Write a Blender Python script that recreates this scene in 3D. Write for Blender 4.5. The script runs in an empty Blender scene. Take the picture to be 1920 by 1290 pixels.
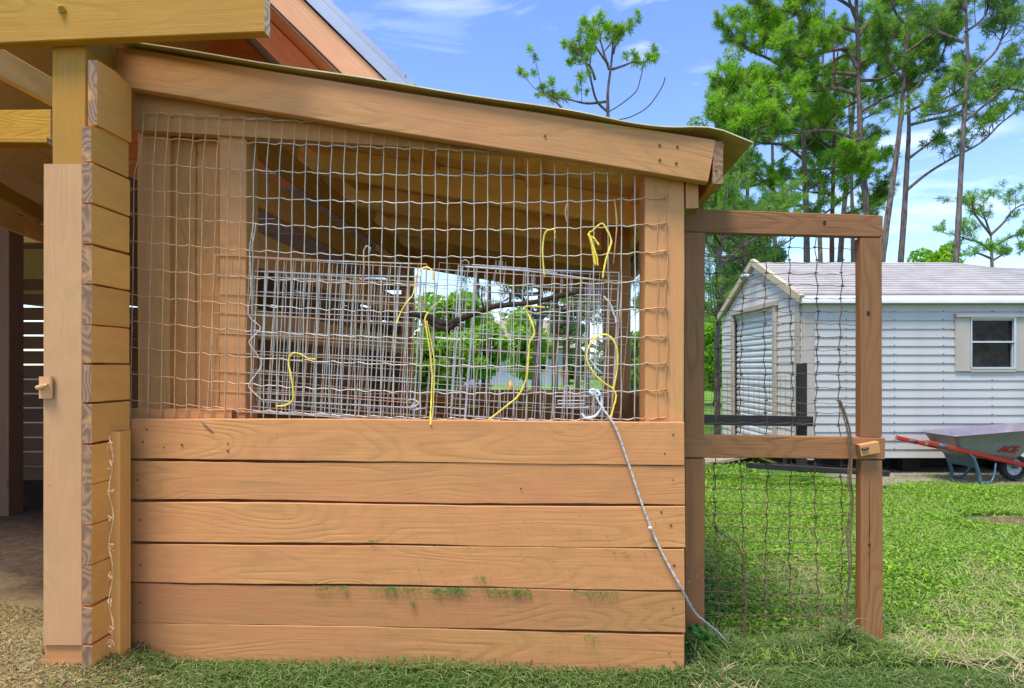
import bpy, math, random
import numpy as np
from mathutils import Vector, Matrix, noise as mnoise

scene = bpy.context.scene
COL = scene.collection
RNG = random.Random(7)
NP = np.random.default_rng(11)

# ------------------------------------------------------------------ camera
F = 1100.0
H = 1.03
cam = bpy.data.objects.new('camera', bpy.data.cameras.new('camera'))
COL.objects.link(cam)
cam.location = (0, 0, H)
cam.rotation_euler = (math.radians(90), 0, 0)
cam.data.sensor_width = 36
cam.data.lens = 36 * F / 1920
cam.data.shift_y = 45 / 1920
cam.data.clip_start = 0.05
cam.data.clip_end = 3000
scene.camera = cam

# ------------------------------------------------------------------ sky and sun
SUN_EL, SUN_AZ = math.radians(67), math.radians(-142)      # azimuth from +Y, towards -X: the sun stands behind the camera, to the left
world = bpy.data.worlds.new('World')
scene.world = world
world.use_nodes = True
wn, wl = world.node_tree.nodes, world.node_tree.links
wn.clear()
wout = wn.new('ShaderNodeOutputWorld')
wbg = wn.new('ShaderNodeBackground')
sky = wn.new('ShaderNodeTexSky')
sky.sky_type = 'NISHITA'
sky.sun_disc = False
sky.sun_elevation = SUN_EL
sky.sun_rotation = SUN_AZ
sky.air_density = 1.0
sky.dust_density = 0.6
sky.ozone_density = 2.5
hs = wn.new('ShaderNodeHueSaturation')
hs.inputs['Saturation'].default_value = 1.14
hs.inputs['Hue'].default_value = 0.512
wl.new(sky.outputs[0], hs.inputs['Color'])
tc = wn.new('ShaderNodeTexCoord')
mp = wn.new('ShaderNodeMapping')
mp.inputs['Rotation'].default_value = (0, math.radians(-14), 0)
mp.inputs['Scale'].default_value = (1.6, 1.6, 7.0)
wl.new(tc.outputs['Generated'], mp.inputs['Vector'])
cn = wn.new('ShaderNodeTexNoise')
cn.inputs['Scale'].default_value = 1.7
cn.inputs['Detail'].default_value = 7
cn.inputs['Roughness'].default_value = 0.55
cn.inputs['Distortion'].default_value = 0.6
wl.new(mp.outputs[0], cn.inputs['Vector'])
cr = wn.new('ShaderNodeMapRange')
cr.inputs['From Min'].default_value = 0.54
cr.inputs['From Max'].default_value = 0.80
cr.inputs['To Max'].default_value = 0.75
wl.new(cn.outputs['Fac'], cr.inputs['Value'])
cm = wn.new('ShaderNodeMixRGB')
cm.inputs['Color2'].default_value = (5.6, 5.9, 6.4, 1)
wl.new(cr.outputs[0], cm.inputs['Fac'])
wl.new(hs.outputs[0], cm.inputs['Color1'])
wl.new(cm.outputs[0], wbg.inputs['Color'])
wbg.inputs['Strength'].default_value = 0.13
wl.new(wbg.outputs[0], wout.inputs['Surface'])

sun = bpy.data.objects.new('sun', bpy.data.lights.new('sun', 'SUN'))
COL.objects.link(sun)
sun.data.energy = 2.1
sun.data.angle = math.radians(18)
sun.data.color = (1.0, 0.93, 0.82)
sd = Vector((math.sin(SUN_AZ) * math.cos(SUN_EL), math.cos(SUN_AZ) * math.cos(SUN_EL), math.sin(SUN_EL)))
sun.rotation_euler = sd.to_track_quat('Z', 'Y').to_euler()

scene.view_settings.view_transform = 'Standard'
scene.view_settings.look = 'None'
scene.view_settings.gamma = 1
scene.view_settings.use_curve_mapping = False
scene.view_settings.exposure = 1.35
scene.render.engine = 'CYCLES'
scene.cycles.max_bounces = 8
scene.cycles.diffuse_bounces = 5

# ------------------------------------------------------------------ frames
def P(px, py, Y):
    return Vector(((px - 960) / F * Y, Y, H + (690 - py) / F * Y))

ANG = math.radians(4.05)
U = Vector((math.cos(ANG), -math.sin(ANG), 0))
V = Vector((math.sin(ANG), math.cos(ANG), 0))
Z = Vector((0, 0, 1))
ORG = Vector((-1.388, 2.136, 0))
def B(u, v, w):
    return ORG + U * u + V * v + Z * w
def uw(px, py, v):
    dx, dz = (px - 960) / F, (690 - py) / F
    t = (v + ORG.dot(V)) / (dx * V.x + V.y)
    p = Vector((dx * t, t, 0))
    return (p - ORG).dot(U), H + dz * t
def PB(px, py, v):
    u, w = uw(px, py, v)
    return B(u, v, w)
def ground_z(x, y):
    f = lambda a, b, v: (lambda t: t * t * (3 - 2 * t))(min(1, max(0, (v - a) / (b - a))))
    return -0.03 - 0.068 * f(2.02, 2.45, y) - 0.022 * f(2.5, 5.5, y) + 0.062 * f(-1.15, -1.42, x) * f(3.2, 2.3, y)
def sstep(a, b, x):
    t = np.clip((x - a) / (b - a), 0, 1)
    return t * t * (3 - 2 * t)

# ------------------------------------------------------------------ object helpers
WM = {}
def thing(name, label, cat, loc=(0, 0, 0), group=None):
    o = bpy.data.objects.new(name, None)
    COL.objects.link(o)
    o.location = loc
    o.empty_display_size = 0.1
    o['label'] = label
    o['category'] = cat
    if group: o['group'] = group
    WM[o.name] = Matrix.Translation(Vector(loc))
    return o
def link(name, me, parent=None, M=None, kind=None, label=None, cat=None, group=None):
    o = bpy.data.objects.new(name, me)
    COL.objects.link(o)
    M = M or Matrix.Identity(4)
    if parent is not None:
        o.parent = parent
        o.matrix_basis = WM[parent.name].inverted() @ M
    else:
        o.matrix_basis = M
    WM[o.name] = M
    if kind: o['kind'] = kind
    if label: o['label'] = label
    if cat: o['category'] = cat
    if group: o['group'] = group
    return o

class MB:
    def __init__(s): s.v, s.f, s.m = [], [], []
    def box(s, c, size, R=None, mi=0):
        c = Vector(c); n = len(s.v); hx, hy, hz = [k / 2 for k in size]
        for dx in (-hx, hx):
            for dy in (-hy, hy):
                for dz in (-hz, hz):
                    q = Vector((dx, dy, dz))
                    if R: q = R @ q
                    s.v.append(c + q)
        for q in ((0, 1, 3, 2), (4, 6, 7, 5), (0, 4, 5, 1), (2, 3, 7, 6), (0, 2, 6, 4), (1, 5, 7, 3)):
            s.f.append([n + i for i in q]); s.m.append(mi)
        return s
    def quad(s, *pts, mi=0):
        n = len(s.v); s.v += [Vector(p) for p in pts]; s.f.append(list(range(n, n + len(pts)))); s.m.append(mi); return s
    def prism(s, poly, d, mi=0):
        """poly: list of points (planar); extruded by vector d"""
        n = len(s.v); k = len(poly); d = Vector(d)
        s.v += [Vector(p) for p in poly] + [Vector(p) + d for p in poly]
        s.f.append(list(range(n, n + k))[::-1]); s.m.append(mi)
        s.f.append(list(range(n + k, n + 2 * k))); s.m.append(mi)
        for i in range(k):
            j = (i + 1) % k
            s.f.append([n + i, n + j, n + k + j, n + k + i]); s.m.append(mi)
        return s
    def tube(s, pts, r, sides=6, mi=0, cap=True, flat=None):
        pts = [Vector(p) for p in pts]
        k = len(pts)
        rs = r if isinstance(r, (list, tuple)) else [r] * k
        ms = mi if isinstance(mi, (list, tuple)) else [mi] * k
        ref = None; n = len(s.v)
        for i, p in enumerate(pts):
            t = (pts[min(i + 1, k - 1)] - pts[max(i - 1, 0)])
            if t.length < 1e-9: t = Vector((0, 0, 1))
            t.normalize()
            if ref is None:
                ref = t.orthogonal().normalized()
            ref = (ref - t * ref.dot(t))
            if ref.length < 1e-6: ref = t.orthogonal()
            ref.normalize(); b = t.cross(ref)
            for j in range(sides):
                a = 2 * math.pi * j / sides
                s.v.append(p + (ref * math.cos(a) * (flat or 1) + b * math.sin(a)) * rs[i])
        for i in range(k - 1):
            for j in range(sides):
                a, c = n + i * sides + j, n + i * sides + (j + 1) % sides
                s.f.append([a, c, c + sides, a + sides]); s.m.append(ms[i])
        if cap:
            s.f.append([n + j for j in range(sides)][::-1]); s.m.append(ms[0])
            s.f.append([n + (k - 1) * sides + j for j in range(sides)]); s.m.append(ms[-1])
        return s
    def mesh(s, name, mats, smooth=False):
        me = bpy.data.meshes.new(name)
        me.from_pydata([tuple(v) for v in s.v], [], s.f)
        for m in (mats if isinstance(mats, (list, tuple)) else [mats]): me.materials.append(m)
        me.polygons.foreach_set('material_index', s.m)
        if smooth: me.polygons.foreach_set('use_smooth', [True] * len(s.f))
        me.update()
        return me
    def build(s, name, mats, parent=None, smooth=False, M=None, **k):
        if M is None and parent is not None:
            # keep the mesh near its own origin
            pass
        return link(name, s.mesh(name, mats, smooth), parent, M, **k)

def fast_mesh(name, verts, faces, mats, mi=None, smooth=False):
    """verts (N,3), faces (M,k) numpy"""
    me = bpy.data.meshes.new(name)
    verts = np.asarray(verts, np.float32); faces = np.asarray(faces, np.int32)
    k = faces.shape[1]
    me.vertices.add(len(verts)); me.vertices.foreach_set('co', verts.ravel())
    me.loops.add(faces.size); me.loops.foreach_set('vertex_index', faces.ravel())
    me.polygons.add(len(faces)); me.polygons.foreach_set('loop_start', np.arange(0, faces.size, k, dtype=np.int32))
    for m in (mats if isinstance(mats, (list, tuple)) else [mats]): me.materials.append(m)
    if mi is not None: me.polygons.foreach_set('material_index', np.asarray(mi, np.int32))
    me.update(calc_edges=True)
    me.validate()
    return me

# ------------------------------------------------------------------ materials
def newmat(name, rough=0.7, metal=0.0, spec=0.5):
    m = bpy.data.materials.new(name); m.use_nodes = True
    nt = m.node_tree; b = nt.nodes['Principled BSDF']
    b.inputs['Roughness'].default_value = rough
    b.inputs['Metallic'].default_value = metal
    b.inputs['Specular IOR Level'].default_value = spec
    return m, nt, b
def N(nt, t, **k):
    n = nt.nodes.new(t)
    for a, v in k.items(): setattr(n, a, v)
    return n
def math_(nt, op, a, b=None, c=None, clamp=False):
    n = nt.nodes.new('ShaderNodeMath'); n.operation = op; n.use_clamp = clamp
    for i, x in enumerate((a, b, c)):
        if x is None: continue
        if isinstance(x, (int, float)): n.inputs[i].default_value = x
        else: nt.links.new(x, n.inputs[i])
    return n.outputs[0]
def mix(nt, fac, a, b, mode='MIX'):
    n = nt.nodes.new('ShaderNodeMixRGB'); n.blend_type = mode
    for i, x in enumerate((fac, a, b)):
        if isinstance(x, (int, float)): n.inputs[i].default_value = x
        elif isinstance(x, tuple): n.inputs[i].default_value = (*x, 1)
        else: nt.links.new(x, n.inputs[i])
    return n.outputs[0]
def rng_(nt, v, a, b, c=0.0, d=1.0):
    n = nt.nodes.new('ShaderNodeMapRange')
    nt.links.new(v, n.inputs['Value'])
    for k, x in zip(('From Min', 'From Max', 'To Min', 'To Max'), (a, b, c, d)): n.inputs[k].default_value = x
    return n.outputs[0]
def noise_(nt, vec, scale, detail=3, rough=0.5, dist=0.0):
    n = nt.nodes.new('ShaderNodeTexNoise')
    n.inputs['Scale'].default_value = scale; n.inputs['Detail'].default_value = detail
    n.inputs['Roughness'].default_value = rough; n.inputs['Distortion'].default_value = dist
    if vec is not None: nt.links.new(vec, n.inputs['Vector'])
    return n
def mapping(nt, vec, scale=(1, 1, 1), loc=(0, 0, 0)):
    n = nt.nodes.new('ShaderNodeMapping')
    n.inputs['Scale'].default_value = scale; n.inputs['Location'].default_value = loc
    nt.links.new(vec, n.inputs['Vector'])
    return n.outputs[0]

def wood(name, col, dark=0.55, grain=0.35, bump=0.5, worn=0.15, wear_col=(0.30, 0.22, 0.15), end=(0.17, 0.10, 0.055), rough=0.62, sat=1.0):
    m, nt, b = newmat(name, rough, spec=0.35)
    L = nt.links
    tcn = N(nt, 'ShaderNodeTexCoord'); oi = N(nt, 'ShaderNodeObjectInfo')
    off = N(nt, 'ShaderNodeCombineXYZ')
    L.new(math_(nt, 'MULTIPLY', oi.outputs['Random'], 41.0), off.inputs[0])
    L.new(math_(nt, 'MULTIPLY', oi.outputs['Random'], 17.0), off.inputs[1])
    L.new(math_(nt, 'MULTIPLY', oi.outputs['Random'], 29.0), off.inputs[2])
    va = N(nt, 'ShaderNodeVectorMath', operation='ADD')
    L.new(tcn.outputs['Object'], va.inputs[0]); L.new(off.outputs[0], va.inputs[1])
    vec = va.outputs[0]
    low = noise_(nt, mapping(nt, vec, (0.8, 3.2, 4.2)), 1.0, 2, 0.45, 0.25)
    vor = N(nt, 'ShaderNodeTexVoronoi'); vor.inputs['Scale'].default_value = 1.0
    L.new(mapping(nt, vec, (1.6, 5.0, 5.5)), vor.inputs['Vector'])
    knot = rng_(nt, vor.outputs['Distance'], 0.24, 0.02)
    knotc = rng_(nt, vor.outputs['Distance'], 0.085, 0.035)
    # a minority of cells hold a knot
    ksel = math_(nt, 'GREATER_THAN', N_sep(nt, vor.outputs['Color']), 0.60)
    knot = math_(nt, 'MULTIPLY', knot, ksel); knotc = math_(nt, 'MULTIPLY', knotc, ksel)
    field = math_(nt, 'ADD', low.outputs['Fac'], math_(nt, 'MULTIPLY', knot, 0.17))
    ring = math_(nt, 'SINE', math_(nt, 'MULTIPLY', field, 150.0))
    ring = rng_(nt, ring, -1, 1)
    ring = math_(nt, 'POWER', ring, 2.6)
    fib = noise_(nt, mapping(nt, vec, (3.5, 110, 110)), 1.0, 3, 0.6)
    patch = noise_(nt, mapping(nt, vec, (1.6, 4, 4)), 1.0, 3, 0.6)
    patch2 = noise_(nt, mapping(nt, vec, (7, 16, 16)), 1.0, 4, 0.65)
    gmask = rng_(nt, patch.outputs['Fac'], 0.36, 0.66)            # grain shows in stretches
    g = math_(nt, 'MULTIPLY', math_(nt, 'MULTIPLY', ring, gmask), grain)
    g = math_(nt, 'ADD', g, math_(nt, 'MULTIPLY', math_(nt, 'SUBTRACT', fib.outputs['Fac'], 0.42), grain * 0.9), clamp=True)
    dk = tuple(c * dark for c in col)
    c = mix(nt, g, col, dk)
    hv = N(nt, 'ShaderNodeHueSaturation'); L.new(c, hv.inputs['Color'])
    L.new(rng_(nt, oi.outputs['Random'], 0, 1, 0.82, 1.13), hv.inputs['Value'])
    L.new(rng_(nt, patch.outputs['Fac'], 0.3, 0.7, 0.492, 0.508), hv.inputs['Hue'])
    c = hv.outputs[0]
    c = mix(nt, rng_(nt, patch2.outputs['Fac'], 0.30, 0.74, 0.0, 0.34), c, tuple(k * 0.60 for k in col))
    mil = noise_(nt, mapping(nt, vec, (2.3, 9, 9), (5, 3, 1)), 1.0, 6, 0.7)
    c = mix(nt, rng_(nt, mil.outputs['Fac'], 0.52, 0.78, 0.0, 0.5), c, tuple(0.5 * k + m2 for k, m2 in zip(col, (0.07, 0.075, 0.03))))
    wear = noise_(nt, mapping(nt, vec, (9, 55, 55)), 1.0, 6, 0.72)
    c = mix(nt, math_(nt, 'MULTIPLY', rng_(nt, wear.outputs['Fac'], 0.60, 0.74), worn), c, wear_col)
    c = mix(nt, math_(nt, 'MULTIPLY', knotc, 0.55), c, tuple(k * 0.28 for k in col))
    # small specks of dirt
    sp = noise_(nt, mapping(nt, vec, (60, 60, 60)), 1.0, 2, 0.5)
    c = mix(nt, rng_(nt, sp.outputs['Fac'], 0.74, 0.80, 0, 0.5), c, (0.07, 0.05, 0.03))
    # sawn ends show bare grey wood with rings
    sep = N(nt, 'ShaderNodeSeparateXYZ'); L.new(tcn.outputs['Normal'], sep.inputs[0])
    isend = math_(nt, 'GREATER_THAN', math_(nt, 'ABSOLUTE', sep.outputs[0]), 0.85)
    er = noise_(nt, mapping(nt, vec, (1, 9, 7)), 1.0, 1, 0.4)
    erg = rng_(nt, math_(nt, 'SINE', math_(nt, 'MULTIPLY', er.outputs['Fac'], 90.0)), -1, 1)
    ec = mix(nt, erg, end, tuple(k * 1.9 for k in end))
    ec = mix(nt, rng_(nt, patch2.outputs['Fac'], 0.54, 0.72), ec, tuple(0.5 * (a + k) for a, k in zip(col, end)))
    c = mix(nt, isend, c, ec)
    L.new(c, b.inputs['Base Color'])
    bp = N(nt, 'ShaderNodeBump'); bp.inputs['Strength'].default_value = bump; bp.inputs['Distance'].default_value = 0.004
    hgt = math_(nt, 'ADD', math_(nt, 'MULTIPLY', math_(nt, 'MULTIPLY', ring, gmask), -0.6), math_(nt, 'MULTIPLY', fib.outputs['Fac'], 0.8))
    hgt = math_(nt, 'SUBTRACT', hgt, math_(nt, 'MULTIPLY', knotc, 0.6))
    L.new(hgt, bp.inputs['Height']); L.new(bp.outputs[0], b.inputs['Normal'])
    L.new(rng_(nt, fib.outputs['Fac'], 0.3, 0.7, rough - 0.1, rough + 0.15), b.inputs['Roughness'])
    return m
def N_sep(nt, col):
    n = nt.nodes.new('ShaderNodeSeparateColor'); nt.links.new(col, n.inputs[0]); return n.outputs[0]

def speckled(name, col, col2, scale=40, rough=0.6, metal=0.0, bump=0.2, lo=0.35, hi=0.65, detail=4):
    m, nt, b = newmat(name, rough, metal)
    tcn = N(nt, 'ShaderNodeTexCoord')
    n = noise_(nt, tcn.outputs['Object'], scale, detail, 0.6)
    nt.links.new(mix(nt, rng_(nt, n.outputs['Fac'], lo, hi), col, col2), b.inputs['Base Color'])
    if bump:
        bp = N(nt, 'ShaderNodeBump'); bp.inputs['Strength'].default_value = bump; bp.inputs['Distance'].default_value = 0.003
        nt.links.new(n.outputs['Fac'], bp.inputs['Height']); nt.links.new(bp.outputs[0], b.inputs['Normal'])
    return m
def island(name, cols, rough=0.6, trans=0.25, spec=0.3):
    """leaf material: each island takes its own colour between the given ones"""
    m, nt, b = newmat(name, rough, spec=spec)
    g = N(nt, 'ShaderNodeNewGeometry')
    r = N(nt, 'ShaderNodeValToRGB'); r.color_ramp.interpolation = 'LINEAR'
    e = r.color_ramp.elements
    e[0].position = 0; e[0].color = (*cols[0], 1); e[1].position = 1; e[1].color = (*cols[-1], 1)
    for i, c in enumerate(cols[1:-1], 1):
        x = e.new(i / (len(cols) - 1)); x.color = (*c, 1)
    nt.links.new(g.outputs['Random Per Island'], r.inputs[0])
    nt.links.new(r.outputs[0], b.inputs['Base Color'])
    if trans:
        t = N(nt, 'ShaderNodeBsdfTranslucent'); nt.links.new(r.outputs[0], t.inputs['Color'])
        a = N(nt, 'ShaderNodeMixShader'); a.inputs[0].default_value = trans
        nt.links.new(b.outputs[0], a.inputs[1]); nt.links.new(t.outputs[0], a.inputs[2])
        nt.links.new(a.outputs[0], nt.nodes['Material Output'].inputs['Surface'])
    return m

M_plank = wood('planks_paint', (0.575, 0.252, 0.088), grain=0.24, bump=0.3, worn=.3)
M_side = wood('side_boards_paint', (0.90, 0.42, 0.10), grain=0.16, bump=.25)
M_yellow = wood('yellow_paint', (0.47, 0.24, 0.012), grain=0.2, bump=0.3, worn=0.06, end=(0.5, 0.33, 0.2))
M_pale = wood('pale_board_paint', (0.62, 0.34, 0.15), grain=0.12, bump=0.3, worn=0.05)
M_fascia = wood('rafter_paint', (0.46, 0.22, 0.075), grain=0.26, bump=.35)
M_post = wood('post_paint', (0.60, 0.285, 0.10), grain=0.18, bump=.25)
M_inner = wood('inner_boards_paint', (0.56, 0.26, 0.08), grain=0.35, worn=0.2)
M_ceil = wood('ceiling_boards', (0.88, 0.52, 0.17), grain=0.2, worn=0.1)
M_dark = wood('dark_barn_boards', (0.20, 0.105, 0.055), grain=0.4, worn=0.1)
M_gate = wood('gate_timber', (0.32, 0.14, 0.05), dark=0.45, grain=0.6, bump=0.6, worn=0.25)
M_soffit = wood('soffit_timber', (0.60, 0.17, 0.04), grain=0.35)
M_rake = wood('rake_board_paint', (0.72, 0.34, 0.17), grain=0.12, bump=0.2, worn=0.05)
M_black = wood('weathered_black_timber', (0.022, 0.02, 0.018), dark=0.5, grain=0.5, end=(0.03, 0.028, 0.025), wear_col=(0.10, 0.09, 0.08), worn=0.5)
M_hand = wood('red_handle', (0.42, 0.035, 0.015), grain=0.2, bump=0.1, worn=0.05)
M_sheet = speckled('roof_sheet', (0.66, 0.64, 0.42), (0.50, 0.46, 0.24), 6, 0.45, 0.2)
M_sheet_under = speckled('roof_sheet_underside', (0.46, 0.32, 0.10), (0.34, 0.23, 0.07), 5, 0.6)
M_metal = speckled('grey_trim_metal', (0.42, 0.45, 0.48), (0.33, 0.36, 0.39), 3, 0.35, 0.5, 0.05)
M_galv = speckled('galvanised_wire', (0.56, 0.52, 0.42), (0.42, 0.38, 0.30), 30, 0.45, 0.1, 0)
M_wpaint = speckled('painted_wire', (0.62, 0.36, 0.17), (0.46, 0.25, 0.11), 30, 0.6, 0.0, 0)
M_rust = speckled('rusty_wire', (0.56, 0.30, 0.16), (0.60, 0.55, 0.50), 9, 0.6, 0.0, 0, 0.42, 0.62)
M_cagegrey = speckled('cage_wire', (0.66, 0.68, 0.70), (0.50, 0.42, 0.36), 12, 0.4, 0.05, 0, 0.45, 0.7)
M_gwire = speckled('gate_wire', (0.08, 0.05, 0.03), (0.24, 0.14, 0.07), 20, 0.7, 0.2, 0)
M_twine = speckled('yellow_twine', (0.90, 0.70, 0.05), (0.75, 0.60, 0.12), 90, 0.6, 0, 0.6)
M_paletwine = speckled('faded_yellow_twine', (0.80, 0.72, 0.35), (0.85, 0.80, 0.60), 90, 0.6, 0, 0.6)
M_rope = speckled('white_rope', (0.62, 0.61, 0.57), (0.38, 0.37, 0.34), 120, 0.7, 0, 0.8)
M_bluetwine = speckled('pale_blue_twine', (0.45, 0.62, 0.76), (0.65, 0.74, 0.80), 90, 0.6, 0, 0.5)
M_straw = speckled('dry_stem', (0.45, 0.29, 0.14), (0.30, 0.19, 0.10), 60, 0.8, 0, 0.2)
M_nail = speckled('nail_head', (0.06, 0.045, 0.035), (0.12, 0.08, 0.05), 60, 0.6, 0.3, 0)
M_bark = None

def bark_mat(name, a, b_, sc=1.0):
    m, nt, b = newmat(name, 0.9, spec=0.2)
    tcn = N(nt, 'ShaderNodeTexCoord')
    n1 = noise_(nt, mapping(nt, tcn.outputs['Object'], (14 * sc, 14 * sc, 3.2 * sc)), 1.0, 5, 0.7, 0.6)
    n2 = noise_(nt, mapping(nt, tcn.outputs['Object'], (2, 2, 0.7)), 1.0, 3, 0.6)
    c = mix(nt, rng_(nt, n1.outputs['Fac'], 0.38, 0.62), a, b_)
    c = mix(nt, rng_(nt, n2.outputs['Fac'], 0.45, 0.65, 0, 0.5), c, tuple(0.75 * x for x in b_))
    nt.links.new(c, b.inputs['Base Color'])
    bp = N(nt, 'ShaderNodeBump'); bp.inputs['Strength'].default_value = 0.9; bp.inputs['Distance'].default_value = 0.03
    nt.links.new(n1.outputs['Fac'], bp.inputs['Height']); nt.links.new(bp.outputs[0], b.inputs['Normal'])
    return m
M_bark = bark_mat('pine_bark', (0.06, 0.045, 0.038), (0.24, 0.19, 0.165))
M_barkred = bark_mat('reddish_pine_bark', (0.06, 0.03, 0.018), (0.17, 0.08, 0.05))
M_twig = bark_mat('twig_bark', (0.035, 0.028, 0.022), (0.09, 0.075, 0.06))
M_perch = bark_mat('perch_bark', (0.035, 0.022, 0.015), (0.10, 0.07, 0.045), 3)

# ------------------------------------------------------------------ board builder
def board_mesh(name, L, Wd, T, mat, wob=0.0015, ch=0.003, rnd=None, seg=None, notch=None):
    rnd = rnd or RNG
    seg = seg or max(1, min(14, int(L / 0.14)))
    ph = [rnd.uniform(0, 6.28) for _ in range(4)]; fr = [rnd.uniform(1.2, 5) for _ in range(4)]
    mb = MB(); ch = min(ch, T * 0.3, Wd * 0.3)
    for i in range(seg + 1):
        x = -L / 2 + L * i / seg
        a = [wob * math.sin(fr[k] * x + ph[k]) + wob * 0.5 * rnd.uniform(-1, 1) for k in range(4)]
        y0, y1, z0, z1 = -T / 2 + a[0] * .5, T / 2 + a[1] * .5, -Wd / 2 + a[2], Wd / 2 + a[3]
        for y, z in ((y0 + ch, z0), (y1 - ch, z0), (y1, z0 + ch), (y1, z1 - ch), (y1 - ch, z1), (y0 + ch, z1), (y0, z1 - ch), (y0, z0 + ch)):
            mb.v.append(Vector((x, y, z)))
    for i in range(seg):
        for j in range(8):
            a, c = i * 8 + j, i * 8 + (j + 1) % 8
            mb.f.append([a, a + 8, c + 8, c]); mb.m.append(0)
    mb.f.append(list(range(8))); mb.m.append(0)
    mb.f.append([seg * 8 + j for j in range(8)][::-1]); mb.m.append(0)
    return mb.mesh(name, mat)
def board(name, p0, p1, Wd, T, mat, parent, up=(0, 0, 1), **k):
    p0, p1 = Vector(p0), Vector(p1)
    x = (p1 - p0); L = x.length; x.normalize()
    z = Vector(up); z = (z - x * z.dot(x)).normalized(); y = z.cross(x)
    M = Matrix((x, y, z)).transposed().to_4x4(); M.translation = (p0 + p1) / 2
    kk = {a: k.pop(a) for a in ('kind', 'label', 'cat', 'group') if a in k}
    return link(name, board_mesh(name, L, Wd, T, mat, **k), parent, M, **kk)

# ================================================================== GROUND
def ground_mat():
    m, nt, b = newmat('ground_soil_and_turf', 0.95, spec=0.15)
    g = N(nt, 'ShaderNodeTexCoord'); vec = g.outputs['Object']
    sep = N(nt, 'ShaderNodeSeparateXYZ'); nt.links.new(vec, sep.inputs[0])
    n1 = noise_(nt, vec, 1.3, 4, 0.6); n2 = noise_(nt, vec, 22, 5, 0.7); n3 = noise_(nt, vec, 90, 3, 0.7)
    turf = mix(nt, rng_(nt, n2.outputs['Fac'], 0.35, 0.65), (0.035, 0.075, 0.012), (0.10, 0.19, 0.028))
    turf = mix(nt, rng_(nt, n1.outputs['Fac'], 0.5, 0.7, 0, 0.45), turf, (0.15, 0.17, 0.05))
    far = rng_(nt, sep.outputs[1], 7, 14)
    turf = mix(nt, far, turf, mix(nt, rng_(nt, n2.outputs['Fac'], 0.35, 0.65), (0.10, 0.22, 0.03), (0.17, 0.33, 0.04)))
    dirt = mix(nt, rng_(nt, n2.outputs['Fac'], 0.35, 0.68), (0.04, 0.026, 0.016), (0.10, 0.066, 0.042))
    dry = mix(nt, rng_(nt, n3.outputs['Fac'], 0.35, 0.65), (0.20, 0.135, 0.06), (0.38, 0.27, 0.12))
    wob = math_(nt, 'MULTIPLY', math_(nt, 'SUBTRACT', n1.outputs['Fac'], 0.5), 0.5)
    x = math_(nt, 'ADD', sep.outputs[0], wob); y = math_(nt, 'ADD', sep.outputs[1], wob)
    # left of the pen: dry litter in front, dark trodden dirt inside the barn
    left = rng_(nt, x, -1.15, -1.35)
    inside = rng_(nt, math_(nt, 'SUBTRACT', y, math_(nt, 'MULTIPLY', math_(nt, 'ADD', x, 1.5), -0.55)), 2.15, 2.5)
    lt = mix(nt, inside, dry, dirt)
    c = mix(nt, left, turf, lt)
    # unseen pen floor, pale colour put in to bounce light up at the ceiling
    pen = math_(nt, 'MULTIPLY', math_(nt, 'MULTIPLY', rng_(nt, sep.outputs[1], 2.15, 2.2), rng_(nt, sep.outputs[0], -1.25, -1.2)), math_(nt, 'MULTIPLY', rng_(nt, y, 5.0, 4.9), rng_(nt, x, 0.75, 0.65)))
    c = mix(nt, pen, c, mix(nt, rng_(nt, n3.outputs['Fac'], 0.35, 0.65), (0.40, 0.29, 0.15), (0.58, 0.45, 0.26)))
    # worn earth strip along the foot of the white shed, and a bare scrape in the lawn
    sandy = mix(nt, rng_(nt, n3.outputs['Fac'], 0.35, 0.65), (0.20, 0.165, 0.12), (0.36, 0.31, 0.24))
    strip = math_(nt, 'MULTIPLY', rng_(nt, y, 5.65, 5.95), math_(nt, 'MULTIPLY', rng_(nt, x, 3.2, 3.6), rng_(nt, y, 10, 9.5)))
    c = mix(nt, strip, c, sandy)
    ds = N(nt, 'ShaderNodeVectorMath', operation='DISTANCE')
    sv = N(nt, 'ShaderNodeVectorMath', operation='MULTIPLY'); nt.links.new(vec, sv.inputs[0]); sv.inputs[1].default_value = (0.45, 1, 0)
    nt.links.new(sv.outputs[0], ds.inputs[0]); ds.inputs[1].default_value = (3.78 * 0.45, 4.38, 0)
    dd = math_(nt, 'ADD', ds.outputs['Value'], math_(nt, 'MULTIPLY', wob, 0.5))
    c = mix(nt, rng_(nt, dd, 0.25, 0.12), c, mix(nt, rng_(nt, n3.outputs['Fac'], 0.35, 0.65), (0.10, 0.06, 0.03), (0.26, 0.18, 0.11)))
    nt.links.new(c, b.inputs['Base Color'])
    bp = N(nt, 'ShaderNodeBump'); bp.inputs['Strength'].default_value = 0.8; bp.inputs['Distance'].default_value = 0.03
    nt.links.new(n2.outputs['Fac'], bp.inputs['Height']); nt.links.new(bp.outputs[0], b.inputs['Normal'])
    return m
def axis(a, b, n, p=1.0): return a + (b - a) * np.linspace(0, 1, n) ** p
gx = np.concatenate([-axis(8, 900, 16, 3)[::-1], np.linspace(-8, 8, 90)[1:-1], axis(8, 900, 16, 3)])
gy = np.concatenate([-axis(3, 600, 12, 3)[::-1], np.linspace(-3, 12, 80)[1:-1], axis(12, 1200, 22, 3)])
gv = []
for y in gy:
    for x in gx:
        z = ground_z(x, y)
        if abs(x) < 30 and -3 < y < 40:
            z += 0.012 * (mnoise.noise(Vector((x * 1.7, y * 1.7, 0.3))))
        gv.append((x, y, z - 0.004))
nx = len(gx); gf = [(j * nx + i, j * nx + i + 1, (j + 1) * nx + i + 1, (j + 1) * nx + i) for j in range(len(gy) - 1) for i in range(nx - 1)]
link('ground', fast_mesh('ground', gv, gf, ground_mat()), kind='structure')

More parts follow.
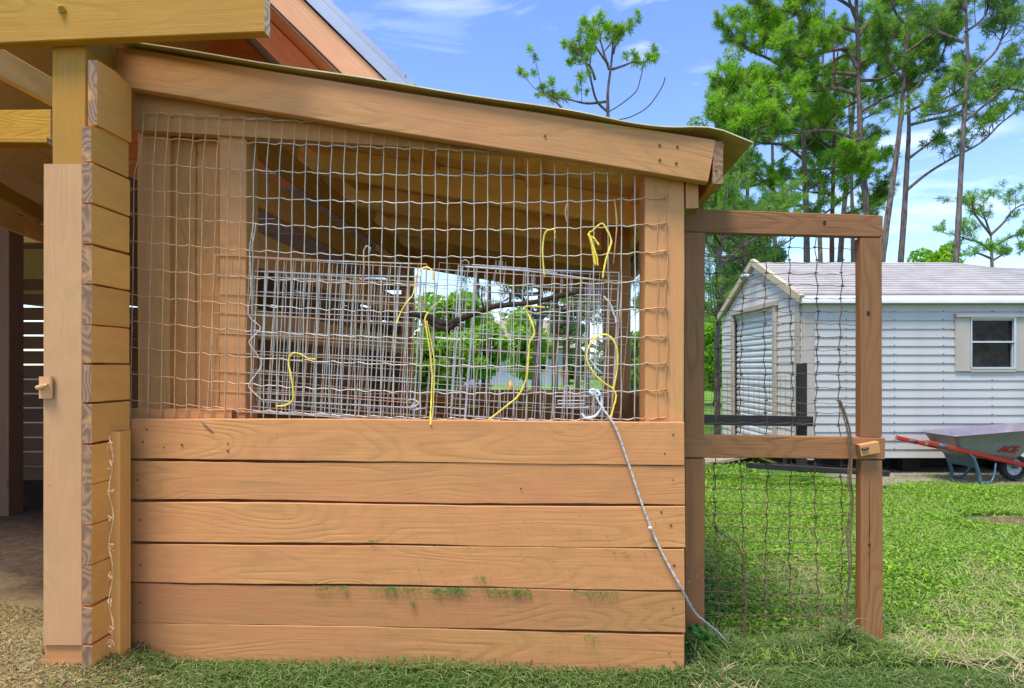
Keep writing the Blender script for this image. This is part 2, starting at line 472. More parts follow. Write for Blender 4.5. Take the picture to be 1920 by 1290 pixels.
# ================================================================== PEN (lean-to)
pen = thing('animal_pen', 'low tan painted timber animal pen with plank front, wire mesh opening and sloping roof', 'animal pen', B(1.0, 0.5, 0))
# six front planks: (left top, left bottom) and (right top, right bottom) as seen at px 245 and px 1283
edges_l = [(785, 861), (865, 935), (941, 1014), (1019, 1090), (1094, 1166), (1169, 1235)]
edges_r = [(793, 869), (874, 947), (953, 1026), (1032, 1105), (1111, 1186), (1190, 1268)]
for i, ((a, b_), (c, d)) in enumerate(zip(edges_l, edges_r)):
    x0 = 230 if i == 0 else 236
    v = 0.019 + RNG.uniform(-0.002, 0.002)
    u0, wt0 = uw(x0, a, 0); _, wb0 = uw(x0, b_, 0); u1, wt1 = uw(1284 + RNG.uniform(-1.5, 1), c, 0); _, wb1 = uw(1284, d, 0)
    hgt = (wt0 - wb0 + wt1 - wb1) / 2 + 0.001
    board('plank', B(u0, v, (wt0 + wb0) / 2), B(u1, v, (wt1 + wb1) / 2), hgt + .0015, 0.036, M_plank, pen, wob=0.0024, ch=.0016, seg=24)
# nails in the planks
nb = MB()
def nail_at(p, n, r=0.0045):
    n = Vector(n).normalized(); t = n.orthogonal().normalized(); b2 = n.cross(t)
    p = Vector(p) + n * 0.0006
    k = len(nb.v)
    for q in (0, 0.0012):
        for j in range(6):
            a = j * math.pi / 3
            nb.v.append(p + (t * math.cos(a) + b2 * math.sin(a)) * r * (1 - q * 200) + n * q)
    for j in range(6): nb.f.append([k + j, k + (j + 1) % 6, k + 6 + (j + 1) % 6, k + 6 + j]); nb.m.append(0)
    nb.f.append([k + 6 + j for j in range(6)]); nb.m.append(0)
for px, py in ((275, 805), (268, 828), (307, 839), (341, 834), (427, 831), (427, 845), (258, 900), (1262, 815), (1246, 850), (1262, 900), (1258, 985), (1264, 1060), (1262, 1140), (1255, 1225), (1240, 960), (262, 975), (264, 1060), (262, 1130), (268, 1205), (1266, 1240), (977, 916)):
    nail_at(PB(px, py, -0.0015), -V, RNG.uniform(0.003, 0.005))
for px, py in ((1237, 272), (1237, 300), (1270, 275), (1268, 306), (1022, 255), (1343, 320)):
    nail_at(PB(px, py, -0.016), -V, 0.005)
nb.build('nail_head', M_nail, pen, kind='stuff')
# long split in the third plank
sp = MB(); pts = [(365, 996), (400, 992), (430, 988), (470, 985), (500, 982), (525, 980), (545, 980), (570, 976), (610, 973), (662, 970)]
sp.tube([PB(x, y, 0.0005) for x, y in pts], [0.0002, .0012, .0016, .002, .0022, .002, .0018, .0016, .0012, .0002], 4)
sp.build('split', M_nail, pen)
gg = MB(); gg.tube([PB(x, y, 0.000) for x, y in ((377, 790), (384, 797), (393, 805), (402, 813))], [.001, .004, .0045, .001], 5); gg.build('gouge', M_dark, pen)

# right corner post, inner left post, and posts further back
def vpost(name, pxa, pxb, v0, depth, w0, w1, mat, parent=pen):
    ua, _ = uw(pxa, 690, v0); ub, _ = uw(pxb, 690, v0); uc = (ua + ub) / 2; vc = v0 + depth / 2
    return board(name, B(uc, vc, w0), B(uc, vc, w1), ub - ua, depth, mat, parent, up=U)
vpost('post', 1210, 1283, 0.045, 0.138, -0.06, 1.80, M_post)
vpost('post', 411, 461, 0.075, 0.09, 0.0, 2.06, M_post)
REAR = 2.62
ur0, _ = uw(775, 700, REAR); ur1, _ = uw(1134, 700, REAR)
board('post', B(ur0 - .045, REAR, 0), B(ur0 - .045, REAR, 2.0), .09, .09, M_inner, pen, up=U)
board('post', B(ur1 + .06, REAR, 0), B(ur1 + .06, REAR, 1.80), .12, .12, M_inner, pen, up=U)
# vertical boards at the left behind the mesh
vpost('vertical_board', 258, 318, 0.10, 0.03, 0.3, 2.05, M_inner)
vpost('vertical_board', 319, 366, 0.125, 0.03, 0.3, 2.05, M_inner)
vpost('vertical_board', 367, 412, 0.135, 0.03, 0.3, 2.05, M_inner)
# ledge board behind the top plank, left
a0, a1 = uw(243, 775, 0.06), uw(438, 775, 0.06)
board('ledge_board', B(a0[0], 0.066, 0.835), B(a1[0], 0.066, 0.835), 0.085, 0.04, M_plank, pen)
# hidden shelf the cages stand on
SH = 0.818
board('shelf_board', B(0.42, 0.16, SH - 0.012), B(1.95, 0.16, SH - 0.012), 0.16, 0.022, M_inner, pen, up=V)
for uu in (0.6, 1.2, 1.8): board('shelf_bracket', B(uu, .045, SH - .07), B(uu, .23, SH - .07), .09, .035, M_inner, pen)
# rails of the left side wall (run towards the back), and its lower planks
uL = uw(462, 690, 0.12)[0] - 0.02
for w0, hh in ((1.205, 0.12), (1.50, 0.14), (1.74, 0.14), (1.93, 0.12)):
    board('side_rail', B(uL, 0.17, w0), B(uL, REAR - .05, w0 + 0.0), hh, 0.03, M_inner if w0 > 1.3 else M_pale, pen)  # lowest rail gets the pale paint to stand in for light on it
for k in range(5):
    board('side_plank', B(uL, 0.17, 0.08 + k * 0.147), B(uL, REAR - .05, 0.08 + k * 0.147), 0.138, 0.034, M_inner, pen)
# rear low wall
for k in range(6):
    board('rear_plank', B(ur0 - .1, REAR + .065, 0.07 + k * 0.147 - .02), B(ur1 + .12, REAR + .065, 0.07 + k * 0.147 - .02), 0.139, 0.034, M_inner, pen)
board('rear_rail', B(ur0 - .1, REAR - .07, .80), B(ur1 + .12, REAR - .07, .80), 0.09, 0.035, M_inner, pen)
# roof plane
WA, WB_ = 2.190, 1.795                       # deck height at u=0 and u=2.1
def roofw(u): return WA + (WB_ - WA) * u / 2.1
UE = 2.13
SL = (U * 2.1 + Z * (WB_ - WA)).normalized(); RN = U.cross(V); RN = SL.cross(V); RN = -RN if RN.z < 0 else RN
# front rafter (fascia)
u0r, _ = uw(213, 130, -0.01); u1r, _ = uw(1334, 300, -0.01)
hr = 0.142
board('rafter', B(u0r, 0.004, roofw(u0r) - hr / 2 - .004), B(u1r, 0.004, roofw(u1r) - hr / 2 - .004), hr, 0.038, M_fascia, pen, wob=0.002)
# second plate under it, behind the mesh
ua_, ub_ = uw(250, 212, .056)[0], uw(1010, 280, .056)[0]
tp = MB(); wb0, wb1 = uw(250, 243, .056)[1], uw(1010, 290, .056)[1]
tp.prism([B(ua_, .056, wb0), B(ub_, .056, wb1), B(ub_, .056, roofw(ub_) - .012), B(ua_, .056, roofw(ua_) - .03)], V * .038)
Mt = Matrix((U, V, Z)).transposed().to_4x4(); Mt.translation = B((ua_ + ub_) / 2, .07, 2.0); Mi = Mt.inverted(); tp.v = [Mi @ q for q in tp.v]
tp.build('top_plate', M_fascia, pen, M=Mt)
# inner rafters, joists and deck boards
for v in (0.75, 1.35, 1.98, REAR):
    board('rafter', B(0.3, v, roofw(.3) - .075), B(2.0, v, roofw(2.0) - .075), 0.135, 0.038, M_ceil, pen)
for u in (0.42, 0.95, 1.45, 1.93):
    board('purlin', B(u, .10, roofw(u) - .024), B(u, 2.85, roofw(u) - .024), 0.032, 0.085, M_side, pen)
nd = 15
for k in range(nd):
    v0 = 0.03 + k * (2.9 / nd)
    board('deck_board', B(0.1, v0 + .09, roofw(.1) + .002), B(2.12, v0 + .09, roofw(2.12) + .002), 2.9 / nd - .012, 0.016, M_ceil, pen, up=V)
board('rear_header', B(.12, REAR - .045, roofw(.12) - .20), B(1.98, REAR - .045, roofw(1.98) - .195), .15, .038, M_inner, pen)
# eave board at the right end: runs back from the rafter end; block under it
ue, _ = uw(1346, 300, -0.01)
board('eave_board', B(ue, -.012, roofw(ue) - hr / 2 - .004), B(ue, 2.9, roofw(ue) - hr / 2 - .004), hr, 0.034, M_fascia, pen)
ub, _ = uw(1297, 350, 0.05)
board('eave_block', B(ub, .09, 1.585), B(ub, .09, 1.70), .045, .09, M_post, pen, up=U)
# side wall on the right: lower planks, upper boards at the back part
uR = uw(1262, 690, .05)[0]
for k in range(6):
    board('side_plank', B(uR + .0, 0.19, 0.08 + k * 0.15), B(uR + .0, REAR + .0, 0.08 + k * 0.15), 0.138, 0.03, M_inner, pen)
um0, um1 = uw(1133, 690, 1.08)[0], uw(1182, 690, 1.08)[0]
board('post', B((um0 + um1) / 2, 1.15, 0), B((um0 + um1) / 2, 1.15, roofw(um1) - .01), um1 - um0, .14, M_inner, pen, up=U)
board('side_rail', B(uR, .20, roofw(uR) - .08), B(uR, REAR - .08, roofw(uR) - .08), .12, .034, M_ceil, pen)
swm = MB()
for k in range(9): swm.tube([B(uR + .03, .2, .93 + k * .1), B(uR + .03, 1.4, .925 + k * .1), B(uR + .03, REAR, .93 + k * .1)], .0016, 4)
for k in range(24): swm.tube([B(uR + .032, .22 + k * .1, .88), B(uR + .032, .22 + k * .1, 1.76)], .0015, 4)
swm.build('side_mesh', M_galv, pen)
# roof sheet: thin, its free front edge wavy near the right end, tip overhanging the eave
nu, nv = 46, 14
rb = MB()
U1 = uw(1417, 272, -0.06)[0]
for top in (0, 1):
    for j in range(nv + 1):
        v = -0.034 + (2.98 + 0.034) * j / nv
        for i in range(nu + 1):
            u = -0.02 + (U1 + 0.02) * i / nu
            z = roofw(u) + .0115 + .004 * top
            edge = max(0, 1 - j / 4.0)
            z += edge * 0.018 * math.exp(-((u - 2.06) / 0.10) ** 2) - edge * .008 * math.exp(-((u - 1.80) / 0.14) ** 2)
            z += 0.002 * math.sin(u * 9 + v * 3) - (0.030 * max(0, (u - 2.08) / .2) ** 1.2)
            rb.v.append(B(u, v, z))
n1_ = (nu + 1) * (nv + 1)
for j in range(nv):
    for i in range(nu):
        a = j * (nu + 1) + i
        rb.f.append([a, a + nu + 1, a + nu + 2, a + 1]); rb.m.append(1)
        rb.f.append([n1_ + a, n1_ + a + 1, n1_ + a + nu + 2, n1_ + a + nu + 1]); rb.m.append(0)
for i in range(nu):
    rb.f.append([i, i + 1, n1_ + i + 1, n1_ + i]); rb.m.append(0)
    a = nv * (nu + 1) + i; rb.f.append([a, n1_ + a, n1_ + a + 1, a + 1]); rb.m.append(0)
for j in range(nv):
    a = j * (nu + 1) + nu; rb.f.append([a, a + nu + 1, n1_ + a + nu + 1, n1_ + a]); rb.m.append(0)
rb.build('roof_sheet', [M_sheet, M_sheet_under], pen, smooth=False)

# wire mesh over the opening
VM = 0.0405
wm = MB()
kl = [210, 258, 306, 355, 402, 453, 503, 554, 603, 652, 702, 752]
km = [236, 278, 328, 380, 430, 481, 534, 585, 634, 684, 735, 783]
kr = [None, None, 322, 373, 422, 474, 528, 580, 632, 683, 733, 785]
def wire_y(k, px):
    t = (px - 258) / (1200 - 258); y0, ym, y1 = kl[k], km[k], (kr[k] if kr[k] else km[k] + 2 * (km[k] - kl[k]) * .3)
    tm = (760 - 258) / (1200 - 258)
    return y0 * (t - tm) * (t - 1) / (tm) + ym * t * (t - 1) / (tm * (tm - 1)) + y1 * t * (t - tm) / (1 - tm)
def painted(px, py):
    edge = 462 + 6 * math.sin(py * .05)
    return px < edge or px > 1192
vx = []
x = 262.0
while x < 1212:
    vx.append(x); x += 23.6 + 1.75 * (x - 262) / 940
for k in range(12):
    xe = 1252 if k > 1 else (1010 if k == 1 else 800)
    xs = 244 if k > 1 else 270
    px = xs; pts, ms = [], []
    while px < xe:
        y = wire_y(k, px) + (1.25 * math.sin((px - 262) / 49.2 * 2 * math.pi + k) + .7 * math.sin((px - 262) / 24.6 * 2 * math.pi)) * (1 if px > 262 else .3) + RNG.uniform(-.3, .3)
        onpost = px > 1207
        if onpost and k: y += 1.0 * math.sin(px * .3)
        vv = VM + 0.0018 * math.sin((px - 262) / 49.2 * 2 * math.pi)
        if y > 780: vv += .005
        pts.append(PB(px, y, vv)); ms.append(1 if painted(px, y) else 0)
        px += 4.6
    wm.tube(pts, 0.0022, 5, ms)
lean = [RNG.uniform(-1, 1) for _ in range(80)]
for i, x in enumerate(vx):
    pts, ms = [], []
    ytop = 212 + 0.10 * max(0, x - 450) + (x - 262) * .03 if x < 1000 else 300 + (x - 1000) * .11
    for k in range(34):
        y = ytop + (790 - ytop) * k / 33
        xx = x + .35 * math.sin(y * .063 + i) + lean[i] * 1.3 * math.sin(y * .008 + i * 2) - 7 * (1 - i / len(vx)) * sstep(250, 780, y) + 8 * (1 - i / len(vx)) * sstep(330, 210, y)
        if i == 0: xx -= 10 * sstep(280, 330, y)
        vv = VM - 0.0032 + .001 * math.sin(i + k)
        if y > 776: vv = VM
        pts.append(PB(xx, y, vv)); ms.append(1 if painted(xx, y) or y < 245 + .07 * (x - 300) else 0)
    wm.tube(pts, 0.0020, 5, ms)
# free wire ends folded on the post
pts = [PB(1232 + 2 * math.sin(y * .05), y, VM - .002) for y in range(345, 788, 9)]; wm.tube(pts, .0014, 4, 1)
pts = [PB(1249 + 2.5 * math.sin(y * .04 + 1), y, VM - .003) for y in range(335, 790, 9)]; wm.tube(pts, .0018, 4, 1)
for k in range(2, 12):
    y = wire_y(k, 1245)
    wm.tube([PB(1238, y, VM - .004), PB(1247, y - 1, VM - .006), PB(1252, y - 5, VM - .005), PB(1249, y + 5, VM - .006), PB(1254, y + 2, VM - .008)], .0016, 4, 1)
    y = wire_y(k, 246)
    wm.tube([PB(252, y, VM - .004), PB(244, y - 3, VM - .008), PB(247, y + 5, VM - .01), PB(240, y + 2, VM - .012)], .0018, 4, 1)
wm.build('wire_mesh', [M_galv, M_wpaint], pen, smooth=True)

# ================================================================== BARN (left)
barn = thing('barn', 'tall tan timber barn with gable roof and grey metal trim at the left edge', 'barn', B(-1.0, 1.0, 0))
def DB(px, py, D):            # world point at depth D
    return P(px, py, D)
# corner post
xl, xr = P(98, 0, 1.998).x, P(165, 0, 1.998).x
xc = (xl + xr) / 2
board('post', (xc, 1.998 + .066, .04), (xc, 1.998 + .066, 2.45), xr - xl, .130, M_yellow, barn, up=U)
# wide beam across the top
vb = (Vector((P(490, 0, 1.905).x, 1.905, 0)) - ORG).dot(V)
ub1 = uw(496, 60, vb)[0]; wbm = uw(490, 60, vb)[1]
board('header_beam', B(ub1, vb + .019, wbm + .14), B(ub1 - 2.6, vb + .019, wbm + .14), .28, .038, M_yellow, barn, wob=.001)
bk = MB(); bk.tube([PB(116, 17, vb - .010), PB(116, 17, vb + .002)], [.011, .013], 10); bk.build('bolt_head', M_yellow, barn)
# pale board on the front of the post
xl, xr = P(80, 0, 1.956).x, P(154, 0, 1.956).x
board('trim_board', ((xl + xr) / 2, 1.956 + .016, P(0, 1210, 1.956).z), ((xl + xr) / 2, 1.956 + .016, P(0, 307, 1.956).z), xr - xl, .030, M_pale, barn, up=(1, 0, 0), wob=.0006)
board('base_board', P(84, 1236, 1.965) + Vector((0, .015, 0)), P(160, 1236, 1.965) + Vector((0, .015, 0)), .092, .03, M_plank, barn)
# latch plate
lt = board('latch_plate', P(86, 747, 1.948), P(86, 706, 1.948), .042, .012, M_pale, barn, up=(1, 0, 0))
lk = MB(); lk.tube([P(70, 727, 1.935), P(80, 725, 1.93), P(90, 722, 1.935)], [.008, .009, .006], 8); lk.build('latch_pin', M_pale, lt)
# horizontal side boards running back from the corner, ends towards the viewer
XS = P(172, 0, 1.95).x
ys = [235, 304, 381, 458, 533, 608, 683, 757, 833, 909, 985, 1060, 1137, 1210, 1284]
for i in range(len(ys) - 1):
    if i == 0: continue
    a, b_ = ys[i] + 1.6, ys[i + 1] - 1.6
    z1, z0 = P(0, a, 1.95).z, P(0, b_, 1.95).z
    c0 = Vector((XS - .0165, 1.95, (z0 + z1) / 2))
    L = .176
    board('side_board', c0 + V * 0, c0 + V * L, z1 - z0, .033, M_side, barn, wob=.002, seg=4)
# the two upper boards have an angled top
def slant(name, y_top0, y_top1, y_bot, zoff, px0=172, mat=M_side, D0=1.956, L=.172, T=.033):
    x0 = P(px0, 0, D0).x
    zt0, zb = P(0, y_top0, D0).z, P(0, y_bot, D0).z
    zt1 = P(0, y_top1, D0 + L).z
    c = Vector((x0 - T, D0, 0))
    poly = [(0, 0, zb), (0, L, zb), (0, L, zt1), (0, L * .5, (zt0 + zt1) / 2 + .012), (0, 0, zt0)]
    mb = MB(); mb.prism([c + V * q[1] + Z * q[2] for q in poly], U * T)
    # mesh local frame: x along V so the grain runs with the board
    M = Matrix((V, -U, Z)).transposed().to_4x4(); M.translation = c
    Mi = M.inverted(); mb.v = [Mi @ p for p in mb.v]
    return mb.build(name, mat, barn, M=M)
slant('side_board', 237, 268, 302, 0)
slant('top_board', 113, 165, 234, 0, px0=183, D0=1.968, L=.160)
# narrow upright strip in front of the plank ends, and wire ties down its edge
x0, x1 = P(207, 0, 2.035).x, P(225.5, 0, 2.035).x
board('corner_strip', ((x0 + x1) / 2, 2.063, -.05), ((x0 + x1) / 2, 2.063, P(0, 809, 2.035).z), x1 - x0, .062, M_side, barn, up=(1, 0, 0), wob=.0008)
tie = MB()
for y in (832, 870, 922, 972, 1025, 1078, 1130, 1180, 1205):
    for q in range(3):
        a = [P(207 + RNG.uniform(-6, 8), y + RNG.uniform(-8, 10), 1.95 + RNG.uniform(-.012, .0)) for _ in range(4)]
        tie.tube([p + Vector((0, .08, 0)) for p in a] if 0 else a, .0014, 4, 0)
yy = list(range(818, 1225, 12))
tie.tube([P(209 + 4 * math.sin(y * .06), y, 1.956 + .004 * math.sin(y * .1)) for y in yy], .0022, 5)
tie.build('wire_tie', M_wpaint, barn, kind='stuff')

# gable roof behind: rake board, metal trim, soffit
GD = 2.75                                   # depth of the rake plane
vg = (Vector((P(640, 0, GD).x, GD, 0)) - ORG).dot(V)
def G(px, py, dv=0.0):
    u, w = uw(px, py, vg); return B(u, vg + dv, w)
rk0, rk1 = G(722, 150), G(570, 0)           # upper edge of rake board
rdir = (rk1 - rk0).normalized()
perp = V.cross(rdir).normalized()
if perp.z > 0: perp = -perp                 # downward in the gable plane
def rline(off, t, dv): return rk0 + rdir * t + perp * off + V * dv
RL = 3.3
TB = -0.12
board('rake_board', rline(.062, TB, .0), rline(.062, RL, .0), .118, .03, M_rake, barn, up=perp)
# rough ply edge under the rake board
board('soffit_edge', rline(.130, TB, .02), rline(.130, RL, .02), .016, .05, M_dark, barn, up=perp)
board('soffit_panel', rline(.123, (TB + RL) / 2, .045), rline(.123, (TB + RL) / 2, 4.4), RL - TB, .012, M_soffit, barn, up=rdir)
for dv in (0.62, 1.25, 1.9, 2.6, 3.3):
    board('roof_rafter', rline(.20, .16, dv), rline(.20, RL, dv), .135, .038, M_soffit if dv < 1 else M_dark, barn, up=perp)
tr = MB()
def trp(off, t, dv): return rline(off, t, dv)
# folded metal edge: two faces
tr.prism([trp(-.002, TB, -.03), trp(-.055, TB, -.03), trp(-.055, TB, -.024), trp(-.002, TB, -.024)], rdir * (RL - TB))
tr.prism([trp(-.056, TB, -.03), trp(-.085, TB, -.005), trp(-.085, TB, .05), trp(-.056, TB, .05)], rdir * (RL - TB))
tr.build('metal_trim', M_metal, barn)
board('metal_roof', rline(-.03, (TB + RL) / 2, .06), rline(-.03, (TB + RL) / 2, 4.4), RL - TB, .02, M_metal, barn, up=rdir)
# gutter end at the eave
gt = MB(); e0 = G(752, 150)
prof = [(0, 0), (.05, 0), (.065, .055), (.058, .055), (.046, .008), (.004, .008), (.004, .055), (0, .055)]
gt.prism([e0 + U * (q[0] - .04) + Z * (q[1] - .035) + V * -.02 for q in prof], V * 4.2)
gt.build('gutter', M_metal, barn)
# other slope of the barn roof, so that it shades the inside
rdg = rline(-.03, RL, .06)
mir = Vector((rdir.x, rdir.y, rdir.z)); mir = (U * (rdir.dot(U)) - Z * rdir.z).normalized()
rb2 = MB(); rb2.prism([rdg, rdg + mir * 4.2, rdg + mir * 4.2 + Z * .02, rdg + Z * .02], V * 4.3); rb2.build('roof_deck', M_ceil, barn)
# joists and beams seen left of the post
board('tie_beam', P(-500, 238, 3.3), P(100, 236, 3.25), .165, .04, M_yellow, barn)
board('tie_beam', P(-500, 262, 3.28), P(100, 268, 3.22), .03, .09, M_yellow, barn)
for (xa, ya, xb, yb, D0, D1, hh, mt) in ((-160, 30, 100, 175, 2.5, 3.2, .14, M_ceil), (-260, 200, 130, 395, 2.8, 4.6, .13, M_ceil), (-200, 330, 110, 450, 3.2, 5.0, .13, M_ceil), (-300, 60, 130, 300, 2.6, 4.4, .12, M_ceil), (-100, 300, 140, 440, 3.0, 5.2, .10, M_yellow)):
    board('joist', P(xa, ya, D0), P(xb, yb, D1), hh, .038, mt, barn)
board('tie_beam', P(-700, 430, 5.0), P(220, 440, 5.0), .16, .05, M_ceil, barn)
board('inner_post', P(14, 1100, 4.6) * 1.0, P(14, 400, 4.6), .14, .14, M_dark, barn, up=(1, 0, 0))
# slatted back wall with light between the boards
DW = 6.0
for k in range(19):
    yc = 532 + k * 27.2
    if yc > 900: break
    zc = P(0, yc + 2, DW).z
    if zc < -.1: break
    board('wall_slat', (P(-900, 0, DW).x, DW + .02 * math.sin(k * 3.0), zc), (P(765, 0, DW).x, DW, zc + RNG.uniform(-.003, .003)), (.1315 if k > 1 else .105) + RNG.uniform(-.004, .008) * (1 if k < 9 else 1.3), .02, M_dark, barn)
for px in (-420, -150, -50, 200):
    board('wall_stud', (P(px, 0, DW - .08).x, DW - .08, -.15), (P(px, 0, DW - .08).x, DW - .08, 2.3), .12, .09, M_dark, barn, up=(1, 0, 0))
# far left side wall and back gable to close the barn
for k in range(17):
    board('wall_board', (-5.4, 2.6, .05 + k * .15), (-5.4, 6.0, .05 + k * .15), .143, .02, M_dark, barn)
ex_, ez_ = rk0.x + .3, rk0.z
zk = 2.325
while zk < 5.6:
    xe_ = min(P(765, 0, DW).x, ex_ - (zk - ez_) / abs(rdir.z / rdir.x) - .1)
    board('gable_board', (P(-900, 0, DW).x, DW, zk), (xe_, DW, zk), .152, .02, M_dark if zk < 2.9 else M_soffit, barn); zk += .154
for zk in (2.03, 2.18):
    board('wall_slat', (P(96, 0, DW).x, DW, zk), (P(765, 0, DW).x, DW, zk), .149, .02, M_dark, barn)
for k in range(13):
    board('partition_board', (P(170, 0, 2.45).x - .02, 2.42, .04 + k * .15), (P(170, 0, 2.45).x - .02 + V.x * 3.5, 5.9, .04 + k * .15), .143, .02, M_dark, barn)

# ================================================================== GATE
gA = Vector((P(1281, 0, 2.29).x, 2.29, 0)); gB = Vector((P(1651, 0, 2.335).x, 2.335, 0))
gX = (gB - gA).normalized(); gY = Z.cross(gX)
gate = thing('wire_gate', 'brown timber framed gate filled with rusty wire, two openings, right of the pen', 'gate', gA)
def GP(px, py, dv=0.0):
    dx, dz = (px - 960) / F, (690 - py) / F
    n = gY; t = (gA + gY * dv).dot(n) / (dx * n.x + n.y)
    return Vector((dx * t, t, H + dz * t))
def gboard(name, x0, y0, x1, y1, hpx_a, hpx_b, up, T=.038, dv=0, mat=M_gate, par=gate, **k):
    a, b_ = GP(x0, y0, dv + T / 2), GP(x1, y1, dv + T / 2)
    return board(name, a, b_, (hpx_a + hpx_b) / 2 * 2.31 / F, T, mat, par, up=up, **k)
gboard('top_rail', 1281, 414.5, 1649, 425.5, 43, 41, Z)
gboard('middle_rail', 1281, 836, 1653, 840, 42, 41, Z)
gboard('stile', 1299.5, 815, 1300, 438, 38, 38, gX, dv=.001)
gboard('stile', 1300, 1215, 1299.5, 859, 38, 38, gX, dv=.001)
gboard('stile', 1629, 818, 1627.5, 448, 43, 43, gX, dv=.001)
gboard('stile', 1630, 1226, 1629.5, 862, 43, 43, gX, dv=.001)
lb = gboard('latch_block', 1609, 845, 1645, 838, 22, 22, Z, T=.028, dv=-.032, mat=M_post)
sb = MB(); sb.tube([GP(1616, 842.5, -.036), GP(1628, 840.3, -.036)], .0062, 6, 0); sb.build('slot', M_nail, lb)
for kx, ky, kr_ in ((1628, 588, .0085), (1630, 1022, .006), (1546, 418, .007)):
    kb = MB(); c_ = GP(kx, ky, .0012 if ky > 500 else .0)
    kb.v += [c_ - gY * .0016] + [c_ - gY * .0008 + gX * math.cos(a) * kr_ * RNG.uniform(.8, 1.1) + Z * math.sin(a) * kr_ * 1.5 * RNG.uniform(.8, 1.1) for a in [i * .5236 for i in range(12)]]
    kb.f += [[0, i + 1, (i + 1) % 12 + 1] for i in range(12)]; kb.m += [0] * 12
    kb.build('knot', M_perch, gate)
ck = MB(); ck.tube([GP(1630, y, .0005) for y in (900, 940, 1000, 1060, 1130)], [.0003, .0011, .0014, .0011, .0003], 4); ck.build('crack', M_perch, gate)
gw = MB()
for k in range(31):
    y = 462 + k * 23.9 + RNG.uniform(-1.5, 1.5)
    ya, yb = y + RNG.uniform(-2, 2), y + 4 + RNG.uniform(-2, 3)
    if y > 1190: break
    pts = []
    for j in range(27):
        px = 1290 + (1622 - 1290) * j / 26
        pts.append(GP(px, ya + (yb - ya) * j / 26 + 1.3 * math.sin(j * 1.9 + k) + 3 * math.sin(j / 26 * 3.1) * math.sin(k * 1.7), .046 + .004 * math.sin(j * .8 + k)))
    gw.tube(pts, .0016, 4)
for i, x in enumerate((1343, 1390, 1436, 1483, 1530, 1576)):
    pts = []
    for k in range(95):
        y = 430 + k * 8.2
        pts.append(GP(x + 1.7 * math.sin((y - 462) / 23.9 * math.pi + i) + 3 * math.sin(y * .012 + i * 1.7), y, .0495 + .002 * math.sin(k)))
    gw.tube(pts, .0019, 4)
    for k in range(31):
        y = 462 + k * 23.9 + 1.5
        if y > 1190: break
        xx = x + 1.7 * math.sin((y - 462) / 23.9 * math.pi + i) + 3 * math.sin(y * .012 + i * 1.7)
        p = GP(xx, y, .047); gw.tube([p + gX * -.007, p, p + gX * .007], [.0025, .0042, .0025], 5)
gw.build('wire_mesh', M_gwire, gate, smooth=True)

# ================================================================== CAGES behind the mesh
def cage_panel(mb, org, X, Yv, Wd, Ht, nx_, ny_, r, rnd, frame=1.6, wig=.002, mi=0, split=0.0):
    for i in range(nx_ + 1):
        t = i / nx_
        d = rnd.uniform(-wig, wig)
        mb.tube([org + X * (Wd * t + d) + Yv * 0, org + X * (Wd * t - d) + Yv * Ht], r * (frame if i in (0, nx_) else 1), 4, 1 if t < split else 0)
    for j in range(ny_ + 1):
        t = j / ny_
        d = rnd.uniform(-wig, wig)
        off = X.cross(Yv).normalized() * r * 1.9
        sp_ = max(.02, split)
        mb.tube([org + Yv * (Ht * t + d) + off, org + X * Wd * sp_ + Yv * (Ht * t + d * .5) + off, org + X * Wd * .55 + Yv * (Ht * t - d) + off, org + X * Wd + Yv * (Ht * t + d) + off], r * (frame if j in (0, ny_) else 1), 4, [1 if split else 0, 0, 0, 0])
def rotU(deg):
    a = math.radians(deg); return (U * math.cos(a) + Z * math.sin(a)).normalized(), (-U * math.sin(a) + Z * math.cos(a)).normalized()
rc = random.Random(5)
# long folded crate, rusty
o1 = PB(392, 786, .10)
crate = thing('folded_wire_crate', 'long folded wire crate with rusty bars leaning behind the mesh, reaching from the left post', 'wire crate', o1)
Xc, Yc = rotU(-3.2)
base = PB(390, 752, .075)
cp = MB(); cage_panel(cp, base - Yc * .03, Xc, Yc, .80, .575, 24, 8, .0017, rc, 1.8, split=.17); cp.build('front_panel', [M_rust, M_wpaint], crate)
cp = MB(); Xd, Yd = rotU(-4.3); cage_panel(cp, PB(398, 746, .105) - Yd * .02, Xd, Yd, 1.50, .56, 42, 8, .0011, rc, 1.8, split=.09); cp.build('back_panel', [M_rust, M_wpaint], crate)
cp = MB(); Xd, Yd = rotU(-2.6); cage_panel(cp, PB(466, 770, .125), Xd, Yd, .64, .53, 15, 7, .0019, rc, 1.7); cp.build('folded_side', M_cagegrey, crate)
cp = MB(); Xd, Yd = rotU(-4.8); cage_panel(cp, PB(482, 752, .145), Xd, Yd, .66, .50, 13, 6, .0018, rc, 1.6); cp.build('folded_side', M_galv, crate)
hd = MB(); hd.tube([PB(675, 560, .09), PB(682, 500, .088), PB(682, 470, .088), PB(687, 461, .088), PB(694, 464, .088), PB(693, 474, .088)], .0028, 6); hd.build('hook', M_rust, crate, smooth=True)
